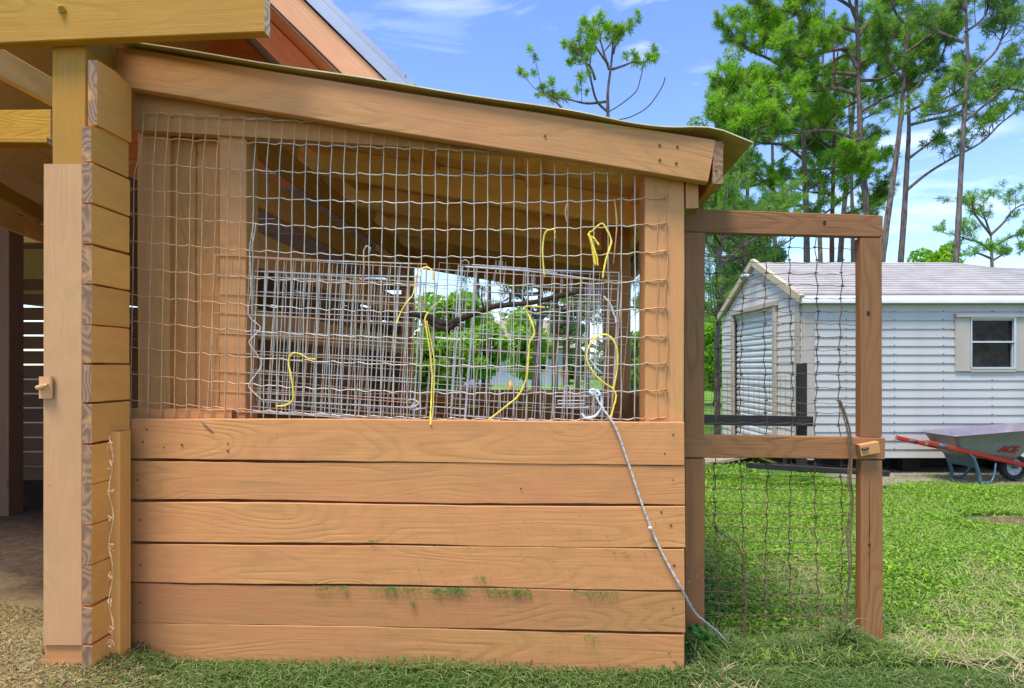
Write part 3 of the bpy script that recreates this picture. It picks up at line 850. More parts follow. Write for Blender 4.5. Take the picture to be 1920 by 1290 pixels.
# grey trap on the right
o2 = PB(840, 792, .14)
trap = thing('wire_trap', 'grey galvanised wire cage trap with latch loops, in front of the rear opening', 'cage', o2)
Xe, Ye = rotU(-3.0)
cp = MB(); cage_panel(cp, PB(845, 778, .155), Xe, Ye, .60, .56, 17, 9, .0015, rc, 2.0); cp.build('front_panel', M_cagegrey, trap)
cp = MB(); Xf, Yf = rotU(-5.0); cage_panel(cp, PB(800, 772, .215), Xf, Yf, .74, .58, 20, 9, .0009, rc, 1.8); cp.build('back_panel', M_rust, trap)
cp = MB()
for i in range(9):
    x = 1098 + i * 4.2
    cp.tube([PB(x, 530, .15 + .008 * i), PB(x - 1, 782, .15 + .008 * i)], .0013, 4)
for k in range(22):
    y = 530 + k * 11.8
    cp.tube([PB(1096, y, .148), PB(1134, y + 1, .215)], .0011, 4)
cp.build('end_panel', M_cagegrey, trap)
lm = MB()
def rect(mb, x0, y0, x1, y1, v, r=.0022):
    mb.tube([PB(x0, y0, v), PB(x1, y0, v), PB(x1, y1, v), PB(x0, y1, v), PB(x0, y0, v)], r, 5)
rect(lm, 1041, 743, 1104, 764, .147); rect(lm, 1046, 751, 1096, 757, .145)
lm.tube([PB(1058, 762, .14), PB(1058, 728, .14), PB(1061, 723, .14), PB(1066, 723, .14), PB(1069, 728, .14), PB(1069, 762, .14)], .0022, 5)
rect(lm, 1063, 553, 1126, 566, .147); lm.tube([PB(1074, 560, .14), PB(1075, 598, .14), PB(1080, 604, .14), PB(1084, 598, .14), PB(1084, 562, .14)], .002, 5)
for x in (845, 872):
    lm.tube([PB(x, 790, .147), PB(x + 22, 500, .147)], .0036, 5)
for y in (600, 632, 668, 705, 730, 762):
    lm.tube([PB(815, y, .148), PB(872, y + 5, .148)], .0024, 5)
for x0, y0, ln in ((930, 488, 40), (985, 508, 60)):
    for q in range(4): lm.tube([PB(x0 + q * 6, y0 + q, .14 + .01 * q), PB(x0 + q * 6, y0 + 26, .14 + .01 * q)], .0014, 4)
lm.tube([PB(873, 500, .14), PB(990, 508, .14), PB(1130, 526, .14)], .003, 5)
lm.tube([PB(885, 496, .15), PB(985, 503, .15), PB(1045, 512, .15)], .002, 5)
lm.build('latch', M_cagegrey, trap)
hk = MB(); hk.tube([PB(862, 500, .142), PB(866, 490, .14), PB(873, 487, .14), PB(879, 491, .14), PB(879, 512, .142)], .003, 6); hk.build('hook', M_galv, trap, smooth=True)

# ================================================================== TWINE AND ROPE
def smooth_pts(pts, n=6):
    out = []
    P_ = [pts[0]] + list(pts) + [pts[-1]]
    for i in range(1, len(P_) - 2):
        a, b_, c, d = P_[i - 1], P_[i], P_[i + 1], P_[i + 2]
        for k in range(n):
            t = k / n
            out.append(0.5 * ((2 * b_) + (c - a) * t + (2 * a - 5 * b_ + 4 * c - d) * t * t + (3 * b_ - a - 3 * c + d) * t ** 3))
    out.append(pts[-1]); return out
def twine(name, label, strands, mat, r=.0028, v=.022, cat='twine', group=None):
    mb = MB()
    for s in strands:
        rr = r
        if isinstance(s, tuple) and isinstance(s[0], list): s, rr = s
        pts = [PB(q[0], q[1], q[2] if len(q) > 2 else v + RNG.uniform(-.004, .004)) for q in s]
        pts = smooth_pts(pts, 5)
        pts = [p + Vector((RNG.uniform(-.0006, .0006), 0, RNG.uniform(-.0006, .0006))) for p in pts]
        mb.tube(pts, [rr * RNG.uniform(.68, 1.05) for _ in pts], 6, 0, True, .6)
    c = sum((Vector(p) for p in mb.v), Vector()) / len(mb.v)
    M = Matrix.Translation(c); mb.v = [Vector(p) - c for p in mb.v]
    return mb.build(name, mat, None, True, M, label=label, cat=cat, group=group)
twine('twine', 'short yellow twine with a bent end, low on the left half of the mesh', [[(592, 674), (578, 672), (560, 663), (547, 664), (541, 680), (546, 705), (550, 735), (548, 752), (535, 760), (518, 762)]], M_twine, .0042)
fr = [[(1040, 430), (1034, 431), (1024, 434), (1019, 450), (1018, 480), (1021, 520)]]
twine('twine', 'straight yellow twine hanging from a wire, under the rear ceiling beam', fr + [([(1041, 432), (1040, 440), (1043, 447)], .002)], M_twine, .0040)
twine('twine', 'curled yellow twine at the top left corner of the rear opening', [[(744, 608), (750, 588), (762, 568), (774, 552), (779, 530), (781, 514), (792, 503), (804, 502), (811, 510), (812, 524)], ([(812, 524), (806, 536), (800, 541), (812, 543)], .002)], M_twine, .0038)
twine('twine', 'long double yellow twine hanging down over the top plank', [[(803, 585), (797, 598), (800, 620), (806, 660), (810, 700), (809, 745), (807, 783, .006), (808, 797, -.004)], ([(800, 602), (808, 640), (815, 680), (814, 720), (812, 760), (809, 788, .004)], .0028), ([(803, 585), (812, 574), (830, 561), (838, 563)], .0012)], M_twine, .0044)
twine('twine', 'slack yellow twine curving down left across the grey cage', [[(1022, 577), (1005, 575), (985, 576), (992, 592), (1000, 612), (1002, 628), (994, 640), (991, 665), (989, 700), (984, 718), (972, 742), (945, 765), (915, 788)]], M_twine, .0038)
twine('twine', 'knotted yellow twine with a frayed flat tail, high on the right', [[(1103, 438), (1112, 432), (1128, 419), (1138, 432), (1146, 452), (1140, 475), (1134, 495), (1130, 522)], ([(1103, 438), (1108, 450), (1112, 470), (1116, 498)], .0062), ([(1103, 438), (1109, 455), (1118, 480), (1121, 498)], .005), ([(1102, 440), (1112, 446), (1123, 460)], .0055)], M_twine, .0042)
twine('twine', 'yellow twine tied in a large upright loop at the lower right of the mesh', [[(1143, 788), (1150, 765), (1155, 745), (1150, 730), (1130, 716), (1112, 698), (1101, 675), (1103, 652), (1116, 634), (1132, 627), (1147, 634), (1157, 655), (1158, 685), (1154, 712), (1150, 732)]], M_twine, .0040)
twine('twine', 'yellow twine stub poking out beside the left rear post', [[(776, 630), (778, 622), (786, 618)]], M_paletwine, .003)
twine('string', 'white string zigzagging down the mesh beside the left post', [[(476, 418), (470, 450), (468, 470)], [(480, 418), (476, 445), (470, 470)], [(468, 470), (470, 540), (466, 590), (488, 613), (478, 628), (467, 642), (480, 662), (491, 682), (478, 705), (466, 722), (478, 738), (492, 750)]], M_rope, .0026, cat='string')
twine('rope', 'pale straight cord along the bottom of the cages', [[(492, 750), (560, 754), (640, 758), (720, 762), (800, 766)], [(790, 762), (778, 750), (764, 752), (766, 764), (778, 768), (790, 764)], [(770, 748), (786, 756), (770, 764), (782, 752)]], M_rope, .0042, v=.062, cat='cord')
twine('string', 'pale frayed string end hanging beside the right rear post', [([(1132, 556), (1144, 570), (1152, 590), (1155, 606)], .004), ([(1144, 570), (1150, 588), (1160, 604)], .003)], M_rope, .003, cat='string')
twine('twine', 'pale blue twine knotted round the cage corner above the top plank', [[(1105, 732), (1120, 732), (1127, 745), (1127, 765), (1115, 780), (1098, 783), (1091, 775)], [(1105, 732), (1118, 742), (1125, 738), (1112, 730), (1106, 736), (1122, 745)]], M_bluetwine, .0048)
twine('twine', 'short pale blue twine scrap inside the big yellow loop', [[(1104, 672), (1112, 682), (1120, 692), (1128, 700)]], M_bluetwine, .004)
# long white rope from the mesh, over the top plank to the ground by the gate
rp = [PB(1113, 730, .015), PB(1120, 748, .01), PB(1132, 768, .0), PB(1148, 790, -.012), PB(1160, 815, -.014), PB(1172, 850, -.012), PB(1184, 885, -.012), PB(1197, 925, -.011), PB(1210, 962, -.011), PB(1220, 988, -.01), PB(1236, 1025, -.011), PB(1255, 1062, -.012), PB(1275, 1097, -.012), P(1292, 1130, 2.02), P(1306, 1152, 2.06), P(1328, 1170, 2.12), P(1346, 1185, 2.18), P(1362, 1203, 2.20)]
pts = smooth_pts(rp, 8)
rm = MB()
for s in range(2):
    q = []
    for i, p in enumerate(pts):
        a = i * .9 + s * math.pi
        q.append(p + Vector((math.cos(a) * .0018, 0, math.sin(a) * .0018)))
    rm.tube(q, .0026, 6)
kp = PB(1220, 990, -.018); rm.tube([kp + Vector((-.008, 0, .004)), kp + Vector((0, -.003, -.002)), kp + Vector((.004, 0, .006))], [.004, .007, .003], 6)
rm.build('rope', M_rope, None, True, label='long white rope hanging across the planks down to the grass at the gate', cat='rope')
# dry stems caught in the wires
def stem(label, pts, r=.0018, mat=M_straw, name='dead_grass_blade'):
    mb = MB(); q = smooth_pts([PB(*p) if len(p) == 3 else PB(p[0], p[1], .03) for p in pts], 4)
    mb.tube(q, [r * math.sin(math.pi * (.12 + .8 * i / (len(q) - 1))) + .0004 for i in range(len(q))], 4, 0, True, .4)
    mb.build(name, mat, None, label=label, cat='grass blade')
stem('dry curved grass blade hanging on the mesh left of centre', [(842, 375), (838, 400), (840, 440), (838, 487)])
stem('dry grass blade hanging on the mesh beside the right end post', [(1152, 372), (1155, 400), (1156, 430), (1150, 494)], .003)
stem('dry blade looped over the wire above the knotted twine', [(1062, 382), (1060, 400), (1063, 418)], .003)

# perch branch inside the pen
pb_ = MB()
def branch(mb, pts, r0, r1, sides=7):
    q = smooth_pts(pts, 4); n = len(q)
    mb.tube(q, [(r0 + (r1 - r0) * i / (n - 1)) * RNG.uniform(.88, 1.12) for i in range(n)], sides)
branch(pb_, [PB(766, 586, 0.061), PB(800, 594, 0.057), PB(828, 606, 0.057), PB(850, 604, 0.057), PB(880, 592, 0.061), PB(915, 578, 0.067), PB(950, 572, 0.077), PB(1000, 567, 0.087), PB(1040, 557, 0.097), PB(1085, 547, 0.117)], .014, .008)
branch(pb_, [PB(800, 598, 0.057), PB(820, 612, 0.055), PB(840, 616, 0.055), PB(856, 604, 0.057)], .010, .012)
branch(pb_, [PB(955, 572, 0.077), PB(957, 560, 0.077), PB(957, 548, 0.077)], .006, .005, 5)
branch(pb_, [PB(908, 582, 0.067), PB(903, 560, 0.067), PB(904, 538, 0.067)], .004, .0015, 5)
branch(pb_, [PB(838, 590, 0.057), PB(835, 580, 0.057), PB(824, 570, 0.057)], .004, .0015, 5)
branch(pb_, [PB(850, 606, 0.057), PB(862, 612, 0.057), PB(868, 618, 0.057)], .004, .0015, 5)
pb_.build('perch_branch', M_perch, None, True, label='dark forked tree branch laid across the pen as a perch', cat='branch')

# ================================================================== SHED
SY = 6.4
sx0 = P(1503, 0, SY).x; sx1 = 9.6; sz0, sz1 = .05, 1.735; SD = 2.4
shed = thing('storage_shed', 'white metal garden shed with gable front, roll-up door and sloping ribbed roof', 'shed', (sx0, SY, ground_z(sx0, SY)))
M_sid = speckled('shed_siding', (0.50, 0.485, 0.45), (0.42, 0.41, 0.385), 2.5, 0.5, 0.0, 0.05, detail=6)
M_gab = speckled('shed_gable_siding_lit', (0.62, 0.60, 0.54), (0.53, 0.51, 0.46), 2.2, 0.5, 0.0, 0.05, detail=6)  # same siding in a paler tone, light on the gable side painted in
M_trim = speckled('shed_trim', (0.46, 0.40, 0.33), (0.39, 0.34, 0.28), 3, 0.5)
M_cream = speckled('cream_trim', (0.56, 0.47, 0.31), (0.46, 0.38, 0.25), 4, 0.5)
M_roof = speckled('shed_roof', (0.48, 0.44, 0.40), (0.35, 0.31, 0.285), 5, 0.5, 0.0, 0.1, 0.40, 0.75, 8)
M_eave = speckled('shed_eave', (0.74, 0.74, 0.72), (0.62, 0.62, 0.60), 3, 0.45)
M_crawlshade = speckled('crawl_space_shade', (0.012, 0.011, 0.010), (0.02, 0.018, 0.016), 5, 0.9)  # near-black colour stands in for the shade under the shed
rows = 18; rp_ = (sz1 - sz0) / rows
wx0, wx1 = P(1790, 0, SY).x, P(1926, 0, SY).x
wz0, wz1 = P(0, 697, SY).z, P(0, 592, SY).z
def siding_mesh(L, h, mat):
    mb = MB(); mb.prism([(0, 0, 0), (0, -.008, -.002), (0, -.016, .003), (0, -.003, h + .004), (0, 0.006, h + .004), (0, 0.006, 0)], (L, 0, 0))
    return mb.mesh('siding_board', mat)
full = siding_mesh(sx1 - sx0 - .13, rp_, M_sid)
lft = siding_mesh(wx0 - sx0 - .13, rp_, M_sid); rgt = siding_mesh(sx1 - wx1, rp_, M_sid)
for k in range(rows):
    z = sz0 + k * rp_
    if z + rp_ * .6 > wz0 and z < wz1 - rp_ * .6:
        link('siding_board', lft, shed, Matrix.Translation((sx0 + .13, SY, z)))
        link('siding_board', rgt, shed, Matrix.Translation((wx1, SY, z)))
    else:
        link('siding_board', full, shed, Matrix.Translation((sx0 + .13, SY, z)))
# core walls just behind the siding
cw = MB()
cw.box(((sx0 + wx0) / 2 + .02, SY + .05, (sz0 + sz1) / 2), (wx0 - sx0 - .04, .07, sz1 - sz0))
cw.box(((wx1 + sx1) / 2, SY + .05, (sz0 + sz1) / 2), (sx1 - wx1, .07, sz1 - sz0))
cw.box(((wx0 + wx1) / 2, SY + .05, (sz0 + wz0) / 2), (wx1 - wx0 - .002, .07, wz0 - sz0))
cw.box(((wx0 + wx1) / 2, SY + .05, (sz1 + wz1) / 2), (wx1 - wx0 - .002, .07, sz1 - wz1))
cw.box((sx1 + .03, SY + SD / 2, (sz0 + sz1) / 2), (.05, SD, sz1 - sz0))
cw.box(((sx0 + sx1) / 2, SY + SD, (sz0 + sz1) / 2), (sx1 - sx0 - .1, .05, sz1 - sz0))
cw.box(((sx0 + sx1) / 2, SY + SD / 2, sz0 + .01), (sx1 - sx0 - .1, SD - .2, .04))
cw.build('wall_core', M_sid, shed)
sc = MB()
for px in (1675, 1767, 1858, 1585):
    X = P(px, 0, SY).x
    for k in range(1, rows):
        z = sz0 + k * rp_ + .010
        if wz0 - .02 < z < wz1 and X > wx0 - .02: continue
        sc.box((X, SY - .0155, z - .002), (.011, .006, .012))
sc.build('screw', M_nail, shed, kind='stuff')
board('corner_trim', (sx0 + .065, SY - .018, sz0 - .02), (sx0 + .065, SY - .018, sz1 + .03), .13, .012, M_trim, shed, up=(1, 0, 0), wob=0)
# eave: rounded white fascia
ev = MB(); prof = []
for i in range(8):
    a = math.pi / 2 * i / 7
    prof.append((-.05 - .05 * math.sin(a), sz1 - .005 + .085 - .085 * (1 - math.cos(a)) * 0 - .085 * (i / 7) ** 2))
pp = [(0, y, z) for y, z in prof] + [(0, -.02, sz1 - .005), (0, -.02, sz1 + .07)]
ev.prism([(sx0 - .04, SY + p[1], p[2]) for p in pp], (sx1 - sx0 + .1, 0, 0)); ev.build('eave_trim', M_eave, shed, smooth=False)
# ribbed roof
RZ = P(0, 493, SY * 1.1875).z - .01; RYc = SY + SD / 2
rf = MB(); nr = 15
def roof_pt(x, t, lift=0.0):
    y = SY - .055 + (RYc - SY + .055) * t; z = sz1 + .082 + (RZ - sz1 - .082) * t + lift
    s = max(0, min(1, (x - 5.55) / .7))
    z -= .05 * s * s * (3 - 2 * s) * (t ** 2) * math.sin(min(1.0, max(0, (x - 5.3) / 3.0)) * math.pi) * 1.6
    return Vector((x, y, z))
xs = [sx0 - .05 + (sx1 - sx0 + .1) * i / 60 for i in range(61)]
for r_ in range(nr):
    t0, t1 = r_ / nr, (r_ + 1) / nr
    for i in range(60):
        a, b_ = xs[i], xs[i + 1]
        wv = lambda x: .0015 * math.sin(x * 7 + r_)
        tm = t0 + (t1 - t0) * .80
        rf.quad(roof_pt(a, t0, .006), roof_pt(b_, t0, .006), roof_pt(b_, t0, .030 + wv(b_)), roof_pt(a, t0, .030 + wv(a)))
        rf.quad(roof_pt(a, t0, .030 + wv(a)), roof_pt(b_, t0, .030 + wv(b_)), roof_pt(b_, tm, .022), roof_pt(a, tm, .022))
        rf.quad(roof_pt(a, tm, .022), roof_pt(b_, tm, .022), roof_pt(b_, tm, -.006), roof_pt(a, tm, -.006))
        rf.quad(roof_pt(a, tm, -.006), roof_pt(b_, tm, -.006), roof_pt(b_, t1, .006), roof_pt(a, t1, .006), mi=1)
for i in range(60):
    a, b_ = xs[i], xs[i + 1]
    m2 = lambda p: Vector((p.x, 2 * RYc - p.y, p.z))
    rf.quad(m2(roof_pt(a, 0)), m2(roof_pt(a, 1)), m2(roof_pt(b_, 1)), m2(roof_pt(b_, 0)))
rf.build('roof_sheet', [M_roof, speckled('lap_shadow', (0.20, 0.16, 0.14), (0.12, 0.10, 0.09), 5, .8)], shed)  # second colour darkens the lap grooves as painted shadow
rf = MB()
for a, b_ in ((5.9, .0), ):
    pass
# gable end (faces left): siding rows cut by the gable outline and the door
GX = sx0 - .003
def gable_lim(z):       # y range of the gable at height z
    if z <= sz1: return SY, SY + SD
    t = (z - sz1) / (RZ - sz1); return SY + (RYc - SY) * t, SY + SD - (RYc - SY) * t
dy0, dy1, dzt = SY * 1.097, SY * 1.293, 1.765
gh = rp_
k = 0; z = sz0
while z < RZ - .03:
    z1_ = min(z + gh, RZ - .01)
    segs = []
    if z + gh * .5 < dzt: segs = [(SY + .0, dy0 - .05, 0), (dy1 + .05, SY + SD, 0)]
    else:
        segs = [(None, None, 1)]
    for s0, s1, full_ in segs:
        a0, a1 = gable_lim(z); b0, b1 = gable_lim(z1_)
        if full_: q = [(a0, z), (a1, z), (b1, z1_), (b0, z1_)]
        else: q = [(s0, z), (s1, z), (s1, z1_), (s0, z1_)]
        mb = MB(); n = len(mb.v)
        lo, hi = -.010, -.002
        mb.v += [Vector((GX + lo, q[0][0], q[0][1])), Vector((GX + lo, q[1][0], q[1][1])), Vector((GX + hi, q[2][0], q[2][1])), Vector((GX + hi, q[3][0], q[3][1])),
                 Vector((GX + .02, q[0][0], q[0][1])), Vector((GX + .02, q[1][0], q[1][1])), Vector((GX + .02, q[2][0], q[2][1])), Vector((GX + .02, q[3][0], q[3][1]))]
        mb.f += [[0, 3, 2, 1], [4, 5, 6, 7], [0, 1, 5, 4], [1, 2, 6, 5], [2, 3, 7, 6], [3, 0, 4, 7]]; mb.m += [0] * 6
        mb.build('gable_siding', M_gab, shed)
    z += gh; k += 1
# barge trims in cream
for sgn in (0, 1):
    ya = SY - .08 if sgn == 0 else SY + SD + .08
    za = sz1 + .01
    board('barge_trim', (GX - .035, ya, za + .03), (GX - .035, RYc, RZ + .02), .085, .05, M_cream, shed, up=(0, 0, 1), wob=0)
board('corner_trim', (GX - .022, SY + .05, sz0 - .02), (GX - .022, SY + .05, sz1 + .02), .10, .012, M_trim, shed, up=(0, 1, 0), wob=0)
# door: frame, corrugated curtain rows
for y in (dy0 - .03, dy1 + .03):
    board('door_frame', (GX - .03, y, sz0), (GX - .03, y, dzt + .0), .07, .03, M_trim, shed, up=(0, 1, 0), wob=0)
board('door_frame', (GX - .03, dy0 - .09, dzt + .035), (GX - .03, dy1 + .09, dzt + .035), .06, .05, M_trim, shed, wob=0)
dr = thing if False else None
door = MB(); door.box((GX + .035, (dy0 + dy1) / 2, (sz0 + dzt) / 2), (.01, dy1 - dy0, dzt - sz0)); door = door.build('door', M_gab, shed)
cm_ = MB(); hh = .075
prof = [(0, 0, 0), (-.011, 0, hh * .25), (-.011, 0, hh * .6), (0, 0, hh * .92), (.006, 0, hh * .92), (.006, 0, 0)]
cm_.prism(prof, (0, dy1 - dy0, 0)); M_curt = speckled('door_curtain', (0.66, 0.70, 0.71), (0.56, 0.60, 0.62), 3, 0.4, 0.1, 0.05)
me_ = cm_.mesh('door_slat', M_curt)
k = 0
while sz0 + k * hh < dzt - .04:
    link('door_slat', me_, door, Matrix.Translation((GX + .024, dy0, sz0 + k * hh))); k += 1
# black gaps and chain beside the door
ch = MB()
for i in range(46): 
    zc = .2 + i * .034; ch.box((GX - .012 - .003 * (i % 2), dy1 - .012, zc), (.012, .012, .022))
ch.build('chain', M_nail, door, kind='stuff')
# lamp under the peak
lp = MB(); c = Vector((GX - .05, RYc + .05, RZ - .16)); lp.tube([c, c + Vector((-.05, -.02, .02)), c + Vector((-.12, -.03, -.02))], [.02, .018, .045], 10); lp.tube([c + Vector((0, -.09, 0)), c + Vector((-.05, -.12, .0)), c + Vector((-.11, -.15, -.03))], [.02, .018, .04], 10)
lp.build('flood_lamp', M_metal, shed, smooth=True)
# window with shutters
sh0, sh1 = P(1788, 0, SY).x, P(1816, 0, SY).x; fr0, fr1 = sh1, P(1900, 0, SY).x
win = MB()
def wz(y): return P(0, y, SY - .03).z
yw = SY - .02
M_glass, ntg, bg_ = newmat('window_glass', 0.08, 0.0); bg_.inputs['Base Color'].default_value = (0.012, 0.012, 0.014, 1)
ng = noise_(ntg, N(ntg, 'ShaderNodeTexCoord').outputs['Object'], 9, 4, .6); ntg.links.new(mix(ntg, rng_(ntg, ng.outputs['Fac'], .4, .7), (.006, .006, .007), (.03, .028, .03)), bg_.inputs['Base Color'])
bg_.inputs['Specular IOR Level'].default_value = 0.12
M_alu = speckled('window_aluminium', (0.60, 0.63, 0.66), (0.48, 0.50, 0.53), 4, 0.35, 0.3, 0)
win.box(((fr0 + fr1) / 2, yw, wz(596)), (fr1 - fr0, .03, .014)); win.box(((fr0 + fr1) / 2, yw, wz(690)), (fr1 - fr0, .03, .022))
win.box(((fr0 + fr1) / 2, yw - .004, wz(641)), (fr1 - fr0 - .002, .03, .018))
win.box((fr0 + .006, yw - .002, wz(643)), (.012, .03, wz(596) - wz(690))); win.box((fr1 - .010, yw - .002, wz(643)), (.022, .03, wz(596) - wz(690)))
win.box((fr1 - .030, yw + .004, wz(666)), (.010, .02, wz(645) - wz(688)))
winf = win.build('window', M_alu, shed)
for ya, yb in ((598, 640), (644, 688)):
    g_ = MB(); g_.box(((fr0 + fr1) / 2, SY + .005, (wz(ya) + wz(yb)) / 2), (fr1 - fr0 - .01, .006, wz(ya) - wz(yb))); g_.build('pane', M_glass, winf)
for a, b_ in ((sh0, sh1), (fr1, fr1 + (sh1 - sh0))):
    board('shutter', ((a + b_) / 2, yw, wz(696)), ((a + b_) / 2, yw, wz(594)), b_ - a - .002, .02, M_trim, shed, up=(1, 0, 0), wob=0)
board('window_head', (sh0 - .005, yw - .012, wz(592)), (fr1 + (sh1 - sh0), yw - .012, wz(592)), .035, .045, M_trim, shed, wob=0)
board('window_sill', (fr0, yw, wz(695)), (fr1, yw, wz(695)), .03, .024, M_trim, shed, wob=0)
# crawl space: piers and skid coloured near-black to paint in the shade
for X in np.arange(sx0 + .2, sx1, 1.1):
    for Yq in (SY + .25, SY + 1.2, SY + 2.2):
        mb = MB(); mb.box((X, Yq, (sz0 - .14) / 2 - .01), (.2, .2, sz0 + .13)); mb.build('pier', M_crawlshade, shed)
board('floor_skid', (sx0, SY + .4, -.03), (sx1, SY + .4, -.03), .12, .1, M_crawlshade, shed)
# ramp in front of the roll-up door
rm2 = MB(); rm2.prism([(GX - .04, dy0, .04), (GX - .04, dy1, .04), (GX - .85, dy1, -.12), (GX - .85, dy0, -.12)], (0, 0, -.03)); rm2.build('ramp', speckled('ramp_wood', (0.36, 0.27, 0.20), (0.26, 0.19, 0.14), 8, .8), shed)

# ================================================================== FENCE of black timber before the shed
fD = 5.75
fence = thing('wire_fence', 'weathered black post and rail with thin wire mesh in front of the white shed', 'fence', (P(1503, 0, fD).x, fD, -.12))
board('post', P(1503, 872, fD), P(1503, 681, fD), .078, .07, M_black, fence, up=(1, 0, 0))
board('rail', P(1270, 786, fD - .05), P(1523, 790, fD - .06), .098, .035, M_black, fence)
board('fallen_rail', P(1400, 872, fD - .1), P(1665, 888, fD - .25), .05, .06, M_black, fence)
board('post', P(1215, 905, fD + .02), P(1215, 700, fD + .02), .06, .07, M_black, fence, up=(1, 0, 0))
fw = MB()
for k in range(11):
    y = 706 + k * 14; fw.tube([P(1225, y - 2, fD + .04), P(1400, y + RNG.uniform(-1, 1), fD + .04), P(1512, y, fD + .03)], .0016, 4)
for k in range(29):
    x = 1225 + k * 9.9; fw.tube([P(x, 704, fD + .04), P(x + 1, 850, fD + .04)], .0015, 4)
fw.build('wire_mesh', M_gwire, fence)

# ================================================================== WHEELBARROW
M_tray = speckled('barrow_tray', (0.31, 0.275, 0.33), (0.25, 0.22, 0.25), 9, 0.4, 0.4, .05)
M_leg = speckled('barrow_legs', (0.06, 0.12, 0.20), (0.10, 0.17, 0.25), 10, 0.4, 0.3, .05)
M_tyre = speckled('tyre', (0.015, 0.015, 0.016), (0.035, 0.033, 0.032), 25, 0.85)
M_rim = speckled('wheel_rim', (0.55, 0.56, 0.60), (0.40, 0.42, 0.45), 10, 0.4, 0.1, 0)
M_brick_red = speckled('red_lettering', (0.40, 0.02, 0.02), (0.32, 0.015, 0.015), 30, 0.5)
wb_loc = Vector((5.105, 5.985, -.108))
wb = thing('wheelbarrow', 'grey steel wheelbarrow with red wooden handles parked against the shed', 'wheelbarrow', wb_loc)
WR = Matrix.Rotation(math.radians(4), 4, 'Z') @ Matrix.Scale(.76, 4); WMx = Matrix.Translation(wb_loc) @ WR
WM[wb.name] = Matrix.Translation(wb_loc)
# tray : rings from floor to rim (local x forward, y to far side, z up)
def ringpts(x0, x1, hw0, hw1, z0, z1, r=.06, n=4):
    pts = []
    cs = [(x1 - r, hw1 - r, 0), (x0 + r, hw0 - r, 90), (x0 + r, -hw0 + r, 180), (x1 - r, -hw1 + r, 270)]
    for cx, cy, a0 in cs:
        for i in range(n + 1):
            a = math.radians(a0 + 90 * i / n)
            x = cx + r * math.cos(a); y = cy + r * math.sin(a)
            t = (x - x0) / (x1 - x0); pts.append(Vector((x, y, z0 + (z1 - z0) * t)))
    return pts
trm = MB()
rings = [ringpts(-.86, -.10, .17, .15, .345, .275), ringpts(-.92, -.01, .205, .19, .40, .37), ringpts(-.99, .13, .25, .25, .50, .53), ringpts(-1.06, .28, .29, .30, .622, .72, .08),
         ringpts(-1.085, .305, .312, .322, .627, .727, .09), ringpts(-1.085, .305, .312, .322, .617, .717, .09), ringpts(-1.052, .272, .282, .292, .612, .71, .08), ringpts(-.91, -.02, .20, .185, .405, .375), ringpts(-.85, -.11, .162, .142, .352, .282)]
nR = len(rings[0])
for r_ in rings: trm.v += r_
for i in range(len(rings) - 1):
    for j in range(nR):
        a, b_ = i * nR + j, i * nR + (j + 1) % nR
        trm.f.append([a, b_, b_ + nR, a + nR]); trm.m.append(0)
trm.f.append(list(range(nR))[::-1]); trm.m.append(0); n0 = (len(rings) - 1) * nR; trm.f.append([n0 + j for j in range(nR)]); trm.m.append(0)
tray = trm.build('tray', M_tray, wb, True, WMx)
for s in (-1, 1):
    hnd = board('handle', WMx @ Vector((-1.43, s * .27, .545)), WMx @ Vector((.30, s * .10, .155)), .046, .040, M_hand, wb, wob=0, ch=.009)
    a = WMx @ Vector((-1.27, s * .255, .508)); b_ = WMx @ Vector((-1.16, s * .244, .484))
    gm = MB(); gm.tube([a, b_], .025, 8); gm.build('grip_band', M_leg, hnd, True)
    # bent steel leg
    lg = MB()
    q = [Vector((-.86, s * .20, .40)), Vector((-.76, s * .22, .33)), Vector((-.68, s * .22, .12)), Vector((-.665, s * .225, .014)), Vector((-.62, s * .225, .008)), Vector((-.52, s * .22, .012)), Vector((-.45, s * .20, .10)), Vector((-.40, s * .17, .25))]
    lg.tube([WMx @ p for p in smooth_pts(q, 3)], .019, 6, 0, True, .45); lg.build('leg', M_leg, wb, True)
    br = MB(); br.tube([WMx @ Vector((-.15, s * .11, .25)), WMx @ Vector((0, s * .06, .17))], .014, 6); br.build('axle_bracket', M_leg, wb, True)
cp = MB(); cp.v += [WMx @ Vector(p) for p in ((-.79, -.21, .36), (-.79, .21, .36), (-.715, .21, .20), (-.715, -.21, .20), (-.78, -.21, .36), (-.78, .21, .36), (-.705, .21, .20), (-.705, -.21, .20))]
cp.f += [[0, 1, 2, 3], [7, 6, 5, 4], [0, 4, 5, 1], [2, 6, 7, 3], [1, 5, 6, 2], [0, 3, 7, 4]]; cp.m += [0] * 6; cp.build('leg_brace', M_leg, wb)
# wheel
def lathe(mb, prof, axis0, n=28, mi=0):
    k0 = len(mb.v); m_ = len(prof)
    for i in range(n):
        a = 2 * math.pi * i / n
        for (r_, y) in prof: mb.v.append(Vector((r_ * math.cos(a), y, r_ * math.sin(a))) + axis0)
    for i in range(n):
        for j in range(m_ - 1):
            a, b_ = k0 + i * m_ + j, k0 + ((i + 1) % n) * m_ + j
            mb.f.append([a, a + 1, b_ + 1, b_]); mb.m.append(mi)
whl = MB(); lathe(whl, [(.03, -.02), (.045, -.03), (.05, -.012), (.08, -.006), (.105, -.02), (.115, -.03), (.115, .03), (.105, .02), (.05, .012), (.045, .03), (.03, .02)], Vector((0, 0, .175)))
for i in range(5):
    a = i * 2 * math.pi / 5; whl.box((.075 * math.cos(a), 0, .175 + .075 * math.sin(a)), (.07, .03, .02), Matrix.Rotation(-a, 3, 'Y'))
wheel = whl.build('wheel', M_rim, wb, True, WMx)
